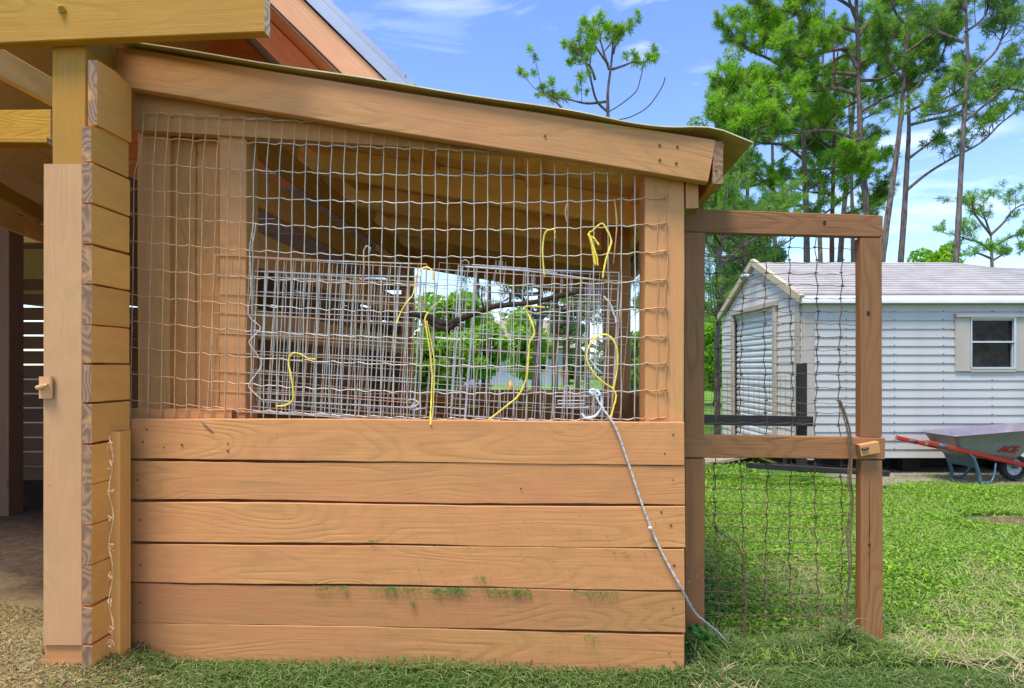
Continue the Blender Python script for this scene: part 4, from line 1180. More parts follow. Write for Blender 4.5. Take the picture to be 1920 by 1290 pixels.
ty = MB(); lathe(ty, [(.112, -.03), (.125, -.042), (.15, -.047), (.168, -.038), (.178, -.02), (.180, 0), (.178, .02), (.168, .038), (.15, .047), (.125, .042), (.112, .03), (.112, -.03)], Vector((0, 0, .175)), 36)
for i in range(40):
    a = i * 2 * math.pi / 40; ty.box((.179 * math.cos(a), .018 * (-1) ** i, .175 + .179 * math.sin(a)), (.008, .034, .014), Matrix.Rotation(-a, 3, 'Y'))
ty.build('tyre', M_tyre, wheel, True, WMx)
# lettering on the near side of the tray
cu = bpy.data.curves.new('lettering', 'FONT'); cu.body = 'ACE'; cu.size = .135; cu.shear = .28; cu.extrude = .0015; cu.offset = .005; cu.space_character = .95
tmp = bpy.data.objects.new('tmp_lettering', cu); COL.objects.link(tmp)
dg = bpy.context.evaluated_depsgraph_get(); me_t = bpy.data.meshes.new_from_object(tmp.evaluated_get(dg)); me_t.name = 'lettering'
bpy.data.objects.remove(tmp)
me_t.materials.clear(); me_t.materials.append(M_brick_red)
# near wall plane of tray: between rings 1 and 3 on y<0
ta, tb_, tc_ = Vector((-.40, -.1987, .388)), Vector((-.10, -.1915, .372)), Vector((-.40, -.2505, .505))
ex = (tb_ - ta).normalized(); en = ex.cross(tc_ - ta).normalized(); 
if en.y > 0: en = -en
ey = -ex.cross(en) if (-ex.cross(en)).z > 0 else ex.cross(en)
ML = Matrix((ex, ey, en)).transposed().to_4x4(); ML.translation = ta + en * .004 + ey * .02
link('lettering', me_t, tray, WMx @ ML)

# ================================================================== TREES
NEED = lambda cs, k: [tuple(min(.7, a * k * m_) for a, m_ in zip(c, (1.15, 1.0, .8))) for c in cs]
M_need = [island('pine_needles_bright', NEED([(0.06, 0.21, 0.01), (0.12, 0.33, 0.015), (0.24, 0.40, 0.03), (0.08, 0.26, 0.01)], 1.55), .5, .5),
          island('pine_needles_mid', NEED([(0.05, 0.15, 0.025), (0.10, 0.26, 0.035), (0.20, 0.33, 0.05), (0.055, 0.15, 0.03)], 1.55), .5, .5),
          island('pine_needles_dark', NEED([(0.04, 0.11, 0.035), (0.07, 0.18, 0.05), (0.12, 0.24, 0.06)], 1.55), .5, .5)]
M_leafy = island('leaf_lime', [(0.14, 0.38, 0.02), (0.28, 0.56, 0.03), (0.40, 0.64, 0.06)], .5, .5)
M_leafpale = island('leaf_pale', [(0.20, 0.36, 0.14), (0.32, 0.48, 0.22), (0.15, 0.27, 0.10)], .5, .5)

def tufts(C, D, K, L, wd, spread=.75, seed=0):
    """C centres, D shoot directions, K needles each -> verts, tris"""
    g = np.random.default_rng(seed)
    C = np.repeat(np.asarray(C), K, 0); D = np.repeat(np.asarray(D), K, 0); n = len(C)
    along = g.uniform(-.55, .15, (n, 1)) * np.repeat(np.asarray(L).reshape(-1, 1), K, 0) if np.ndim(L) else g.uniform(-.55, .15, (n, 1)) * L
    ln = (np.repeat(np.asarray(L).reshape(-1, 1), K, 0) if np.ndim(L) else L) * g.uniform(.6, 1.1, (n, 1))
    d = D * .55 + g.normal(0, spread, (n, 3)); d /= np.linalg.norm(d, axis=1, keepdims=True)
    base = C + D * along
    tip = base + d * ln; tip[:, 2] -= .12 * ln[:, 0]
    sidev = np.cross(d, g.normal(0, 1, (n, 3))); sidev /= np.linalg.norm(sidev, axis=1, keepdims=True) + 1e-9
    sidev *= wd
    mid = (base + tip) / 2
    v = np.stack([base, mid + sidev, tip, mid - sidev], 1).reshape(-1, 3)
    f = np.arange(n * 4).reshape(-1, 4)
    return v, f

def add_pine(label, D, trunk_px, r0, limbs, seed, needle=1, group='pine trees behind the shed', bark=None, twigs=5, K=46, L=.26, wd=.011, spreadY=.6, extra_auto=0, auto_from=.45, auto_len=2.0, density=1.0, tuft_top=True, cat='pine tree'):
    g = random.Random(seed); bark = bark or M_bark
    gb = P(trunk_px[0][0], 0, D); base = Vector((gb.x, D, ground_z(gb.x, D) - .05))
    root = thing('pine_tree', label, cat, base, group)
    pts = [base] + [P(x, y, D + (dy[0] if dy else 0)) for x, y, *dy in trunk_px]
    pts = [p for i, p in enumerate(pts) if i == 0 or p.z > pts[0].z + .1]
    q = smooth_pts(pts, 6); n = len(q)
    tb = MB(); tb.tube([p - base for p in q], [r0 * (1 - .72 * i / (n - 1)) * g.uniform(.93, 1.07) for i in range(n)], 9)
    tb.build('trunk', bark, root, True, Matrix.Translation(base))
    Cs, Ds = [], []
    all_l = [([P(x, y, D + (k[0] if k else 0)) for x, y, *k in lb], True) for lb in limbs]
    H0, H1 = q[0].z, q[-1].z
    for k in range(extra_auto):
        t = auto_from + (1 - auto_from) * (k + .5) / extra_auto
        p = q[min(n - 1, int(t * (n - 1)))]
        a = g.uniform(0, 6.283); ln = auto_len * (1.15 - .75 * (t - auto_from) / (1 - auto_from)) * g.uniform(.7, 1.15)
        d = Vector((math.cos(a), math.sin(a), 0)); up = g.uniform(.05, .5)
        all_l.append(([p, p + d * ln * .4 + Z * ln * up * .2, p + d * ln * .75 + Z * ln * up * .55, p + d * ln + Z * ln * up], False))
    for li, (lb, expl) in enumerate(all_l):
        # nonplanar wiggle in depth
        amp = spreadY * (0.5 if expl else 0)
        sg = g.choice((-1, 1))
        lb = [p + Vector((0, sg * amp * (i / (len(lb) - 1)) ** 1.3 * g.uniform(.6, 1.3) * 1.5, 0)) for i, p in enumerate(lb)]
        lq = smooth_pts(lb, 5); m_ = len(lq)
        lm_ = MB(); rl = min(.05, r0 * .42) * (1.0 if expl else .7)
        lm_.tube([p - base for p in lq], [rl * (1 - .75 * i / (m_ - 1)) + .006 for i in range(m_)], 6)
        Ltot = sum((lq[i + 1] - lq[i]).length for i in range(m_ - 1))
        nt_ = max(3, int(twigs * 1.7 * density * max(1, Ltot / 1.1)))
        for k in range(nt_):
            t = g.uniform(.28, 1.0) ** .8; i = min(m_ - 2, int(t * (m_ - 1)))
            p = lq[i]; ax = (lq[i + 1] - lq[i]).normalized()
            sd_ = Vector((g.uniform(-1, 1), g.uniform(-1, 1), g.uniform(-.2, 1.0))).normalized()
            d = (ax * .8 + sd_).normalized(); ln = g.uniform(.3, .95) * (1.1 - .35 * t)
            e = p + d * ln + Z * ln * .18
            mid = p + d * ln * .5 - Z * .02
            lm_.tube([p - base, mid - base, e - base], [.012, .008, .005], 4)
            dd = (e - mid).normalized()
            Cs.append(e); Ds.append(dd)
            for z_ in range(g.choice((2, 3, 4))):
                s2 = Vector((g.uniform(-1, 1), g.uniform(-1, 1), g.uniform(-.3, 1))).normalized()
                e2 = mid.lerp(e, g.uniform(0, 1)) + (s2 * .7 + dd * .4) * g.uniform(.12, .4)
                lm_.tube([mid.lerp(e, .3) - base, e2 - base], [.006, .004], 3)
                Cs.append(e2); Ds.append(((s2 + dd) * .5 + Z * .25).normalized())
        Cs.append(lq[-1]); Ds.append((lq[-1] - lq[-2]).normalized())
        lm_.build('branch', M_twig if rl < .02 else bark, root, False, Matrix.Translation(base))
    if tuft_top: Cs.append(q[-1]); Ds.append(Z.copy())
    if Cs:
        Lr = np.array([g.uniform(.7, 1.2) * L for _ in Cs])
        K = int(K * 1.5); Lr *= .80
        v, f = tufts(np.array([tuple(c - base) for c in Cs]), np.array([tuple(d) for d in Ds]), K, Lr, wd * .70, .7, seed)
        mats = [M_need[needle], M_need[min(2, needle + 1)]]
        mi = np.repeat(np.random.default_rng(seed + 3).integers(0, 100, len(Cs)) > 62, K).astype(int)
        link('needles', fast_mesh('needles', v, f, mats, mi), root, Matrix.Translation(base))
    return root

pine_specs = []
# main big pine, trunk in front
add_pine('tallest pine with the straightest grey trunk, wide left limbs, above the gate top rail', 17,
    [(1632, 560), (1626, 410), (1616, 300), (1611, 200), (1609, 110), (1606, 0), (1612, -120)], .115,
    [[(1612, 265), (1560, 243), (1480, 245), (1420, 238), (1385, 215)], [(1607, 140), (1560, 135), (1490, 150), (1440, 165), (1400, 140)],
     [(1610, 135), (1590, 95), (1540, 80), (1490, 60), (1450, 30)], [(1607, 60), (1560, 40), (1500, 20), (1440, -10)], [(1590, 90), (1545, 100), (1500, 118), (1450, 110)],
     [(1613, 180), (1570, 165), (1510, 168), (1420, 178), (1370, 165)], [(1610, 120), (1650, 95), (1690, 60), (1730, 40)], [(1611, 150), (1650, 150), (1690, 128), (1725, 100)],
     [(1608, 70), (1640, 30), (1680, 5), (1720, -20)], [(1606, 20), (1570, -10), (1520, -30)], [(1607, 40), (1585, 10), (1570, -20)], [(1614, 210), (1650, 190), (1685, 180)]],
    1, needle=0, twigs=6, K=50)
add_pine('pine with dark trunk rising left of the tallest one, thick low crown', 19,
    [(1513, 560), (1512, 420), (1508, 300), (1503, 180), (1500, 80), (1498, 0)], .12,
    [[(1508, 300), (1470, 270), (1430, 262), (1395, 235)], [(1505, 220), (1460, 190), (1410, 170), (1360, 150)], [(1503, 150), (1450, 110), (1400, 80), (1370, 40)],
     [(1500, 90), (1440, 50), (1390, 20)], [(1510, 340), (1460, 330), (1410, 345), (1370, 330)], [(1506, 260), (1540, 235), (1580, 215)], [(1511, 390), (1470, 375), (1430, 350), (1390, 310)]],
    2, needle=0, extra_auto=11, auto_len=2.0, twigs=5, auto_from=.33)
add_pine('slender pine with reddish trunk between two darker ones', 20, [(1560, 560), (1560, 430), (1563, 300), (1565, 180), (1562, 60)], .10,
    [[(1563, 280), (1520, 255), (1480, 225)], [(1565, 210), (1610, 190), (1650, 160)]], 3, needle=1, bark=M_barkred, extra_auto=9, auto_len=1.6, auto_from=.4)
add_pine('pine leaning right, trunk dark, second right of the reddish one', 22, [(1572, 560), (1580, 420), (1592, 300), (1600, 200), (1602, 100)], .13,
    [[(1590, 300), (1550, 270), (1510, 260)]], 4, needle=1, bark=M_bark, extra_auto=9, auto_len=2.0, auto_from=.38)
add_pine('thin dark pine stem hidden close behind the tallest trunk', 24, [(1600, 560), (1598, 400), (1594, 250), (1590, 120)], .11, [], 5, needle=1, extra_auto=5, auto_len=2.0, auto_from=.6)
add_pine('leaning pale pine trunk just right of the gate post', 16, [(1648, 560), (1660, 440), (1674, 340), (1687, 240), (1694, 160), (1700, 60), (1705, -40)], .10,
    [[(1690, 190), (1720, 160), (1750, 120), (1760, 80)], [(1694, 150), (1660, 120), (1640, 80)], [(1697, 100), (1740, 70), (1780, 40)], [(1700, 50), (1670, 20), (1650, -20)], [(1692, 215), (1725, 200), (1765, 190), (1790, 170)]], 6, needle=1, twigs=6)
add_pine('forked pine with a long bare limb arching right', 16.5, [(1685, 560), (1694, 420), (1700, 320), (1704, 240), (1703, 170), (1706, 60)], .10,
    [[(1701, 356), (1740, 325), (1790, 295), (1850, 262), (1890, 225), (1925, 200)], [(1703, 235), (1750, 222), (1800, 210), (1850, 180), (1880, 160)], [(1704, 160), (1730, 120), (1760, 80), (1790, 60)], [(1700, 300), (1725, 280), (1745, 262)]], 7, needle=1, twigs=3, K=38)
add_pine('tall bare trunk standing right over the shed roof, open crown', 14, [(1789, 560), (1796, 430), (1803, 300), (1809, 200), (1814, 120), (1812, 40), (1808, -60)], .078,
    [[(1812, 150), (1850, 115), (1880, 85), (1900, 40), (1925, 0)], [(1810, 190), (1760, 215), (1700, 235)], [(1808, 80), (1770, 50), (1740, 20)], [(1813, 130), (1850, 150), (1890, 150), (1930, 120)], [(1810, 60), (1850, 30), (1880, -10)], [(1810, 20), (1780, -10), (1760, -40)], [(1806, 230), (1840, 200), (1870, 175), (1910, 190)]], 8, needle=1, twigs=4, K=40)
add_pine('young pine with upturned candelabra arms at the far right over the roof', 20, [(1860, 600), (1860, 500), (1858, 440)], .10,
    [[(1858, 470), (1830, 455), (1800, 452), (1770, 440)], [(1858, 465), (1890, 445), (1920, 432)], [(1858, 440), (1835, 420), (1815, 400), (1800, 385)], [(1858, 440), (1875, 420), (1890, 395), (1915, 385)], [(1858, 442), (1855, 410), (1850, 385)], [(1859, 490), (1885, 478), (1910, 470)], [(1859, 485), (1830, 478), (1805, 480)]], 9, needle=0, twigs=3, K=36, tuft_top=False)
add_pine('dark pine with a drooping crown seen through the gate left of the shed', 10, [(1345, 700), (1344, 640), (1352, 560), (1350, 480), (1356, 420), (1362, 340)], .055,
    [[(1350, 480), (1330, 450), (1300, 430)], [(1351, 500), (1380, 470), (1410, 450)], [(1352, 540), (1330, 530), (1305, 540)], [(1352, 450), (1390, 420), (1430, 400)], [(1350, 600), (1330, 590), (1310, 600)], [(1352, 560), (1372, 548), (1385, 560)]], 10, needle=1, twigs=5, K=40, L=.2, wd=.006, extra_auto=7, auto_from=.45, auto_len=.8)
add_pine('green pine crown left of the pen roof tip, low over the gate', 15, [(1395, 600), (1398, 500), (1400, 400), (1404, 300), (1402, 230)], .09,
    [[(1400, 400), (1360, 380), (1325, 370)], [(1400, 350), (1370, 320), (1345, 300)], [(1402, 290), (1370, 262), (1350, 230)], [(1400, 440), (1440, 415), (1470, 400)], [(1398, 470), (1370, 455), (1340, 450)], [(1402, 250), (1440, 235), (1470, 230)]], 12, needle=0, twigs=6, extra_auto=8, auto_from=.4, auto_len=1.6)
add_pine('far pine filling in behind the shed ridge with a dense dark crown', 26, [(1455, 560), (1452, 420), (1448, 260), (1452, 160)], .13, [], 13, needle=1, extra_auto=9, auto_len=2.6, auto_from=.4)
add_pine('far pine behind the leaning pale trunk', 28, [(1540, 560), (1536, 380), (1540, 200), (1545, 60)], .14, [], 14, needle=1, extra_auto=8, auto_len=2.6, auto_from=.5)
# lone pine top above the pen roof
add_pine('lone pine top standing clear of the others above the pen roof edge', 15, [(1141, 500), (1141, 300), (1140, 220), (1140, 170), (1146, 120), (1150, 75)], .07,
    [[(1140, 210), (1118, 190), (1105, 150), (1090, 115), (1068, 92)], [(1140, 190), (1100, 192), (1060, 178), (1040, 172)], [(1062, 215), (1045, 190), (1025, 172), (1015, 155)], [(1148, 130), (1170, 120), (1190, 108), (1200, 105)], [(1142, 130), (1134, 100), (1128, 75), (1126, 52)], [(1150, 100), (1155, 80), (1158, 60)],
     [(1116, 150), (1105, 130), (1085, 120)], [(1140, 120), (1118, 95), (1102, 85)]], 15, needle=0, twigs=2, K=60, L=.24, wd=.011, group='lone pines', spreadY=.4)
bl = MB()
root_l = [o for o in bpy.data.objects if o.name.startswith('pine_tree')][-1]
for q in ([(1141, 210), (1165, 195), (1192, 172), (1200, 150), (1205, 130)], [(1145, 226), (1180, 220), (1215, 200), (1240, 165), (1247, 145)]):
    bl.tube(smooth_pts([P(x, y, 15) for x, y in q], 5), .014, 5)
bl.build('bare_branch', M_twig, root_l, True)

# background leafy shrubs and trees (deciduous)
def leaf_cloud(C, R, n, size, seed, flat=.5):
    g = np.random.default_rng(seed)
    C = np.asarray(C); R = np.asarray(R)
    idx = g.integers(0, len(C), n)
    d = g.normal(0, 1, (n, 3)); d /= np.linalg.norm(d, axis=1, keepdims=True)
    p = C[idx] + d * (R[idx, None] * g.uniform(.3, 1, (n, 1)) ** .5) * np.array([1, 1, .8])
    a = g.normal(0, 1, (n, 3)); a /= np.linalg.norm(a, axis=1, keepdims=True)
    b_ = np.cross(a, g.normal(0, 1, (n, 3))); b_ /= np.linalg.norm(b_, axis=1, keepdims=True) + 1e-9
    s = size * g.uniform(.6, 1.3, (n, 1))
    v = np.stack([p - a * s, p + b_ * s * .45, p + a * s, p - b_ * s * .45], 1).reshape(-1, 3)
    return v, np.arange(n * 4).reshape(-1, 4)
def leafy_tree(name, label, D, px, py_top, py_bot, wpx, seed, mat, group, n=9000, size=.06, cat='tree', r0=.07):
    g = random.Random(seed); b0 = P(px, 0, D); base = Vector((b0.x, D, -.14))
    root = thing(name, label, cat, base, group)
    top = P(px, py_top, D).z; bot = P(px, py_bot, D).z; w = wpx / F * D / 2
    tm = MB(); tm.tube([Vector((0, 0, 0)), Vector((g.uniform(-.1, .1), 0, (bot + .3) * .5)), Vector((g.uniform(-.2, .2), 0, bot + (top - bot) * .5 + .14)), Vector((0, 0, (top + .14) * .92))], [r0, r0 * .8, r0 * .5, r0 * .2], 8)
    C, R = [], []
    for k in range(22):
        a = g.uniform(0, 6.28); rr = w * math.sqrt(g.uniform(0, 1)) * .8; zz = bot + (top - bot) * g.uniform(.08, .92)
        shp = math.sin(math.pi * min(.97, max(.08, (zz - bot) / (top - bot)))) ** .5
        c = Vector((rr * math.cos(a) * shp, rr * math.sin(a) * shp, zz + .14))
        C.append(tuple(c)); R.append(g.uniform(.16, .34) * min(w * 1.3, (top - bot)))
        tm.tube([Vector((0, 0, max(.1, min(c.z - .2, (top + .14) * .7)))), c * .6 + Vector((0, 0, c.z * .35)), c], [r0 * .35, r0 * .2, .008], 5)
    tm.build('trunk', M_twig, root, True, Matrix.Translation(base))
    v, f = leaf_cloud(C, R, n, size, seed); link('crown', fast_mesh('crown', v, f, mat), root, Matrix.Translation(base))
leafy_tree('leafy_tree', 'lime green leafy tree behind the pen, left in the rear opening', 11, 836, 556, 742, 170, 31, M_leafy, 'leafy trees behind the pen', 14000, .055)
leafy_tree('leafy_tree', 'bright leafy bush low at the left edge of the rear opening', 8.5, 800, 640, 745, 70, 32, M_leafy, 'leafy trees behind the pen', 5000, .04)
leafy_tree('leafy_tree', 'lime tree with the rounder crown seen in the middle of the rear opening', 16, 905, 575, 705, 130, 33, M_leafy, 'leafy trees behind the pen', 9000, .07)
leafy_tree('leafy_tree', 'pale green airy tree at the upper right of the rear opening', 24, 1060, 470, 640, 170, 39, M_leafpale, 'leafy trees behind the pen', 9000, .10)
leafy_tree('leafy_tree', 'lime green tree before the far house, right of the round lime trees', 19, 985, 585, 705, 130, 44, M_leafy, 'leafy trees behind the pen', 8000, .08)
leafy_tree('leafy_tree', 'yellow green tree over the shed roof, between two bare trunks', 22, 1745, 445, 600, 110, 34, M_leafy, 'leafy trees behind the shed', 7000, .09)
leafy_tree('leafy_tree', 'lime green leafy tree half seen through the narrow gap beside the end post', 9, 1195, 620, 735, 120, 35, M_leafy, 'leafy trees behind the pen', 6000, .045)
leafy_tree('leafy_tree', 'pale grey green wispy tree at the upper left of the pine group', 27, 1345, 60, 420, 120, 36, M_leafpale, 'leafy trees behind the shed', 5200, .09, r0=.12)
leafy_tree('leafy_tree', 'small leafy tree deep behind the gate wire, left of the shed', 18, 1340, 600, 730, 120, 37, M_leafy, 'leafy trees behind the shed', 7000, .08)
leafy_tree('leafy_tree', 'broad soft green tree behind the gate at the left of the shed gable', 22, 1400, 420, 720, 180, 38, M_leafpale, 'leafy trees behind the shed', 12000, .10)
# pines seen through the rear opening
add_pine('thick grey pine trunk nearest behind the pen, right of centre in the opening', 8.5, [(1006, 720), (1008, 660), (1012, 600), (1014, 520), (1016, 400)], .085, [[(1010, 600), (985, 570), (950, 540)], [(1012, 580), (1040, 560), (1075, 548)]], 21, needle=2, group='pines seen through the pen', K=36, L=.2, wd=.008, twigs=5, extra_auto=4, auto_len=1.2, auto_from=.6)
for i, (x, D, r_, lab) in enumerate(((1040, 15, .10, 'straight brownish pine trunk right of the thick grey one'), (1063, 18, .10, 'second brownish pine trunk from the thick grey one'), (1082, 14, .08, 'slim pine trunk close to the right rear post'), (1100, 20, .12, 'pale far pine trunk at the right end of the opening'), (893, 20, .10, 'far pine trunk alone in the middle of the opening'), (915, 22, .11, 'far pine trunk beside the house wall'), (1160, 13, .08, 'pine trunk showing in the gap beside the end post'))):
    add_pine(lab, D, [(x, 720), (x + 1, 640), (x + 3, 540), (x + 2, 430), (x + 4, 330)], r_, [], 40 + i, needle=1, group='pines seen through the pen', bark=M_barkred if i in (0, 1) else M_bark, extra_auto=4, auto_from=.5, auto_len=1.5, K=34)
# far wood line, reads as one mass
def treeline(x0, x1, Y, hgt, n, seed, name):
    g = np.random.default_rng(seed)
    C = np.stack([g.uniform(x0, x1, 260), Y + g.uniform(-3, 3, 260), g.uniform(0, 1, 260) ** 1.2 * hgt], 1)
    C[:, 2] *= .7 + .3 * np.sin(C[:, 0] * .35 + seed)
    v, f = leaf_cloud(C, np.full(260, 2.3), n, .55, seed)
    o = link(name, fast_mesh(name, v, f, island(name + '_leaves', [(0.04, 0.10, 0.02), (0.08, 0.18, 0.03), (0.16, 0.27, 0.05)], .6, .3)), kind='stuff', label='distant wood of green trees behind the lawn', cat='wood')
treeline(-30, 110, 62, 7, 26000, 51, 'distant_wood')
# a house across the lawn, seen through the rear opening
hD = 40.0
hs_ = thing('house', 'low pale house with a pinkish brown roof across the lawn, seen through the rear opening', 'house', (P(970, 0, hD).x, hD, -.14))
hx0, hx1 = P(840, 0, hD).x, P(1066, 0, hD).x
hb = MB(); hb.box(((hx0 + hx1) / 2, hD + 4, 1.15), (hx1 - hx0, 8, 2.6)); hb.build('wall', speckled('house_wall', (0.36, 0.42, 0.46), (0.31, 0.36, 0.40), 1.5, .8), hs_)
hr_ = MB(); rx0, rx1 = hx0 - .5, hx1 + .5
hr_.prism([(rx0, hD - .6, 2.4), (rx0, hD + 4, 4.6), (rx0, hD + 8.6, 2.4)], (rx1 - rx0, 0, 0)); hr_.build('roof', speckled('house_roof', (0.34, 0.27, 0.21), (0.27, 0.20, 0.16), 3, .85), hs_)
for x in (hx0 + 1.5, hx0 + 4.5, hx1 - 2):
    w_ = MB(); w_.box((x, hD - .03, 1.4), (1.1, .08, 1.1)); w_ = w_.build('window', M_alu, hs_)
    p_ = MB(); p_.box((x, hD - .08, 1.4), (.95, .03, .95)); p_.build('pane', M_glass, w_)
# small yellow garden stake things in the far lawn
M_yel = speckled('yellow_plastic', (0.75, 0.40, 0.02), (0.65, 0.33, 0.02), 20, .5)
st = MB(); p = P(1053, 741, 1.15 * F / 51); st.tube([p, p + Z * .9], [.03, .02], 7); st.tube([p + Z * .95 + Vector((-.16, 0, 0)), p + Z * 1.0, p + Z * .95 + Vector((.16, 0, 0))], [.06, .13, .06], 8)
st.build('yellow_stake', M_yel, None, True, label='small orange yellow garden stake among the far pines behind the pen', cat='garden stake')
cn_ = MB(); p = P(957, 738, 1.15 * F / 50); cn_.tube([p, p + Z * .55], [.17, .04], 12); cn_.tube([p, p + Z * .03], [.2, .2], 12)
cn_.build('yellow_cone', M_yel, None, True, label='yellow marker cone on the lawn seen through the cage', cat='cone')

# ================================================================== GRASS AND LITTER
M_leafcover = island('ground_cover_leaf', [(0.07, 0.20, 0.008), (0.17, 0.38, 0.012), (0.32, 0.52, 0.02), (0.10, 0.26, 0.01), (0.42, 0.50, 0.09)], .5, .35, .4)
M_blade = island('grass_blade', [(0.06, 0.15, 0.012), (0.20, 0.40, 0.03), (0.36, 0.50, 0.08), (0.50, 0.52, 0.22)], .6, .35)
M_clip = island('grass_clipping', [(0.035, 0.09, 0.01), (0.08, 0.17, 0.02), (0.17, 0.24, 0.06), (0.05, 0.11, 0.015), (0.30, 0.29, 0.12)], .7, .2)
M_drygrass = island('dry_grass', [(0.42, 0.33, 0.16), (0.50, 0.42, 0.24), (0.32, 0.24, 0.12)], .8, .2)
M_chips = island('dry_leaf_chips', [(0.30, 0.16, 0.04), (0.44, 0.28, 0.09), (0.14, 0.09, 0.04), (0.40, 0.34, 0.15), (0.08, 0.13, 0.03), (0.22, 0.15, 0.08)], .8, .2)
def gz_np(x, y):
    return -0.03 - 0.068 * sstep(2.02, 2.45, y) - 0.022 * sstep(2.5, 5.5, y) + 0.062 * sstep(-1.15, -1.42, x) * sstep(3.2, 2.3, y)
def blades(x, y, z, ln, wd, lean, seed, curl=.35, zup=1.0):
    """curved two-segment blades"""
    g = np.random.default_rng(seed); n = len(x)
    a = g.uniform(0, 2 * np.pi, n); le = lean * g.uniform(.5, 1.3, n); L = ln * g.uniform(.5, 1.3, n)
    dx, dy = np.cos(a) * np.sin(le), np.sin(a) * np.sin(le); dz = np.cos(le) * zup
    p0 = np.stack([x, y, z], 1); d = np.stack([dx, dy, dz], 1)
    p1 = p0 + d * (L * .55)[:, None]
    d2 = d + np.stack([np.cos(a) * curl, np.sin(a) * curl, -np.full(n, curl * 1.3)], 1)
    p2 = p1 + d2 * (L * .45)[:, None]
    s = np.stack([-np.sin(a), np.cos(a), g.uniform(-.4, .4, n)], 1) * (wd * g.uniform(.6, 1.2, n))[:, None]
    v = np.stack([p0 - s, p0 + s, p1 + s * .8, p1 - s * .8, p2], 1).reshape(-1, 3)
    b_ = np.arange(n)[:, None] * 5
    f = np.concatenate([b_ + [0, 1, 2], b_ + [0, 2, 3], b_ + [3, 2, 4]], 0)
    return v, f
def stuff(name, label, v, f, mat): return link(name, fast_mesh(name, v, f, mat), kind='stuff', label=label, cat='ground cover')
def pnoise(x, y, s, seed=0):
    return np.array([mnoise.noise(Vector((a * s, b_ * s, seed))) for a, b_ in zip(x, y)])
# leafy lawn
def sample_view(n, y0, y1, px0, px1, g, power=1.0):
    Y = y0 + (y1 - y0) * g.uniform(0, 1, n) ** power
    X = (g.uniform(px0, px1, n) - 960) / F * Y
    return X, Y
g = np.random.default_rng(3)
X, Y = sample_view(135000, 2.45, 6.3, 1255, 2300, g, .8)
scr = (((X - 3.78) * .45) ** 2 + (Y - 4.38) ** 2) < .035
strip = (Y > 5.72 + .12 * np.sin(X * 5)) & (X > 3.3)
keep = ~(scr & (g.uniform(0, 1, len(X)) < .93)) & ~(strip & (g.uniform(0, 1, len(X)) < .9))
X, Y = X[keep], Y[keep]
hn = pnoise(X, Y, 2.2, 4); hgt = .018 + .030 * np.clip(hn + .5, 0, 1.2)
Zg = gz_np(X, Y) + g.uniform(.0, 1, len(X)) ** .7 * hgt
n = len(X); nn = np.stack([g.normal(0, .45, n), g.normal(0, .45, n), np.ones(n)], 1); nn /= np.linalg.norm(nn, axis=1, keepdims=True)
a = np.cross(nn, g.normal(0, 1, (n, 3))); a /= np.linalg.norm(a, axis=1, keepdims=True); b_ = np.cross(nn, a)
s = g.uniform(.005, .015, (n, 1)) * (1 + .3 * np.clip(hn, -.5, .8))[:, None]; pc = np.stack([X, Y, Zg], 1)
v = np.stack([pc - a * s, pc - a * s * .1 + b_ * s * .55, pc + a * s - nn * s * .35, pc - a * s * .1 - b_ * s * .55], 1).reshape(-1, 3)
stuff('grass', 'bright green leafy lawn cover between the gate and the shed', v, np.arange(n * 4).reshape(-1, 4), M_leafcover)
X, Y = sample_view(68000, 2.1, 6.0, 1255, 2300, g, .95)
keep = (Y < 5.7) & ~(((((X - 3.78) * .45) ** 2 + (Y - 4.38) ** 2) < .04) & (g.uniform(0, 1, len(X)) < .92)); X, Y = X[keep], Y[keep]
v, f = blades(X, Y, gz_np(X, Y) + .01, .06, .0019, 1.15, 5)
stuff('grass_blades', 'fine grass blades among the leafy lawn right of the pen', v, f, M_blade)
X, Y = sample_view(12500, 1.85, 3.6, 1290, 2300, g, .9)
dn = pnoise(X, Y, 1.4, 9); keep = dn > -.05; X, Y = X[keep], Y[keep]
v, f = blades(X, Y, gz_np(X, Y) + .02, .09, .0016, 1.5, 6, .15, .5)
stuff('dry_grass', 'pale dry grass strands lying over the lawn near the gate', v, f, M_drygrass)
# cut clippings mound along the foot of the planks and gate
uu = g.uniform(-.10, 3.6, 56000); vv = g.uniform(-.46, .10, 56000) * 1.0
mound = .010 + .036 * np.exp(-((uu - 1.15) / .45) ** 2) * np.exp(-((vv + .06) / .10) ** 2) + .012 * np.exp(-((vv + .05) / .12) ** 2)
sel = (g.uniform(0, 1, len(uu)) < (.35 + .65 * np.exp(-((vv + .05) / .22) ** 2)) * np.clip((uu + .15) / .45, .12, 1))
behind = (vv > -.005) & (uu < 2.02); sel &= ~behind
uu, vv, mound = uu[sel], vv[sel], mound[sel]
wx = ORG.x + U.x * uu + V.x * vv; wy = ORG.y + U.y * uu + V.y * vv
ok = wy > 1.6
wx, wy, mound = wx[ok], wy[ok], mound[ok]
v, f = blades(wx, wy, gz_np(wx, wy) + mound * g.uniform(0, 1.0, len(wx)), .045, .0014, 1.4, 7, .45, .55)
stuff('grass_clippings', 'dark heap of cut grass along the foot of the plank wall', v, f, M_clip)
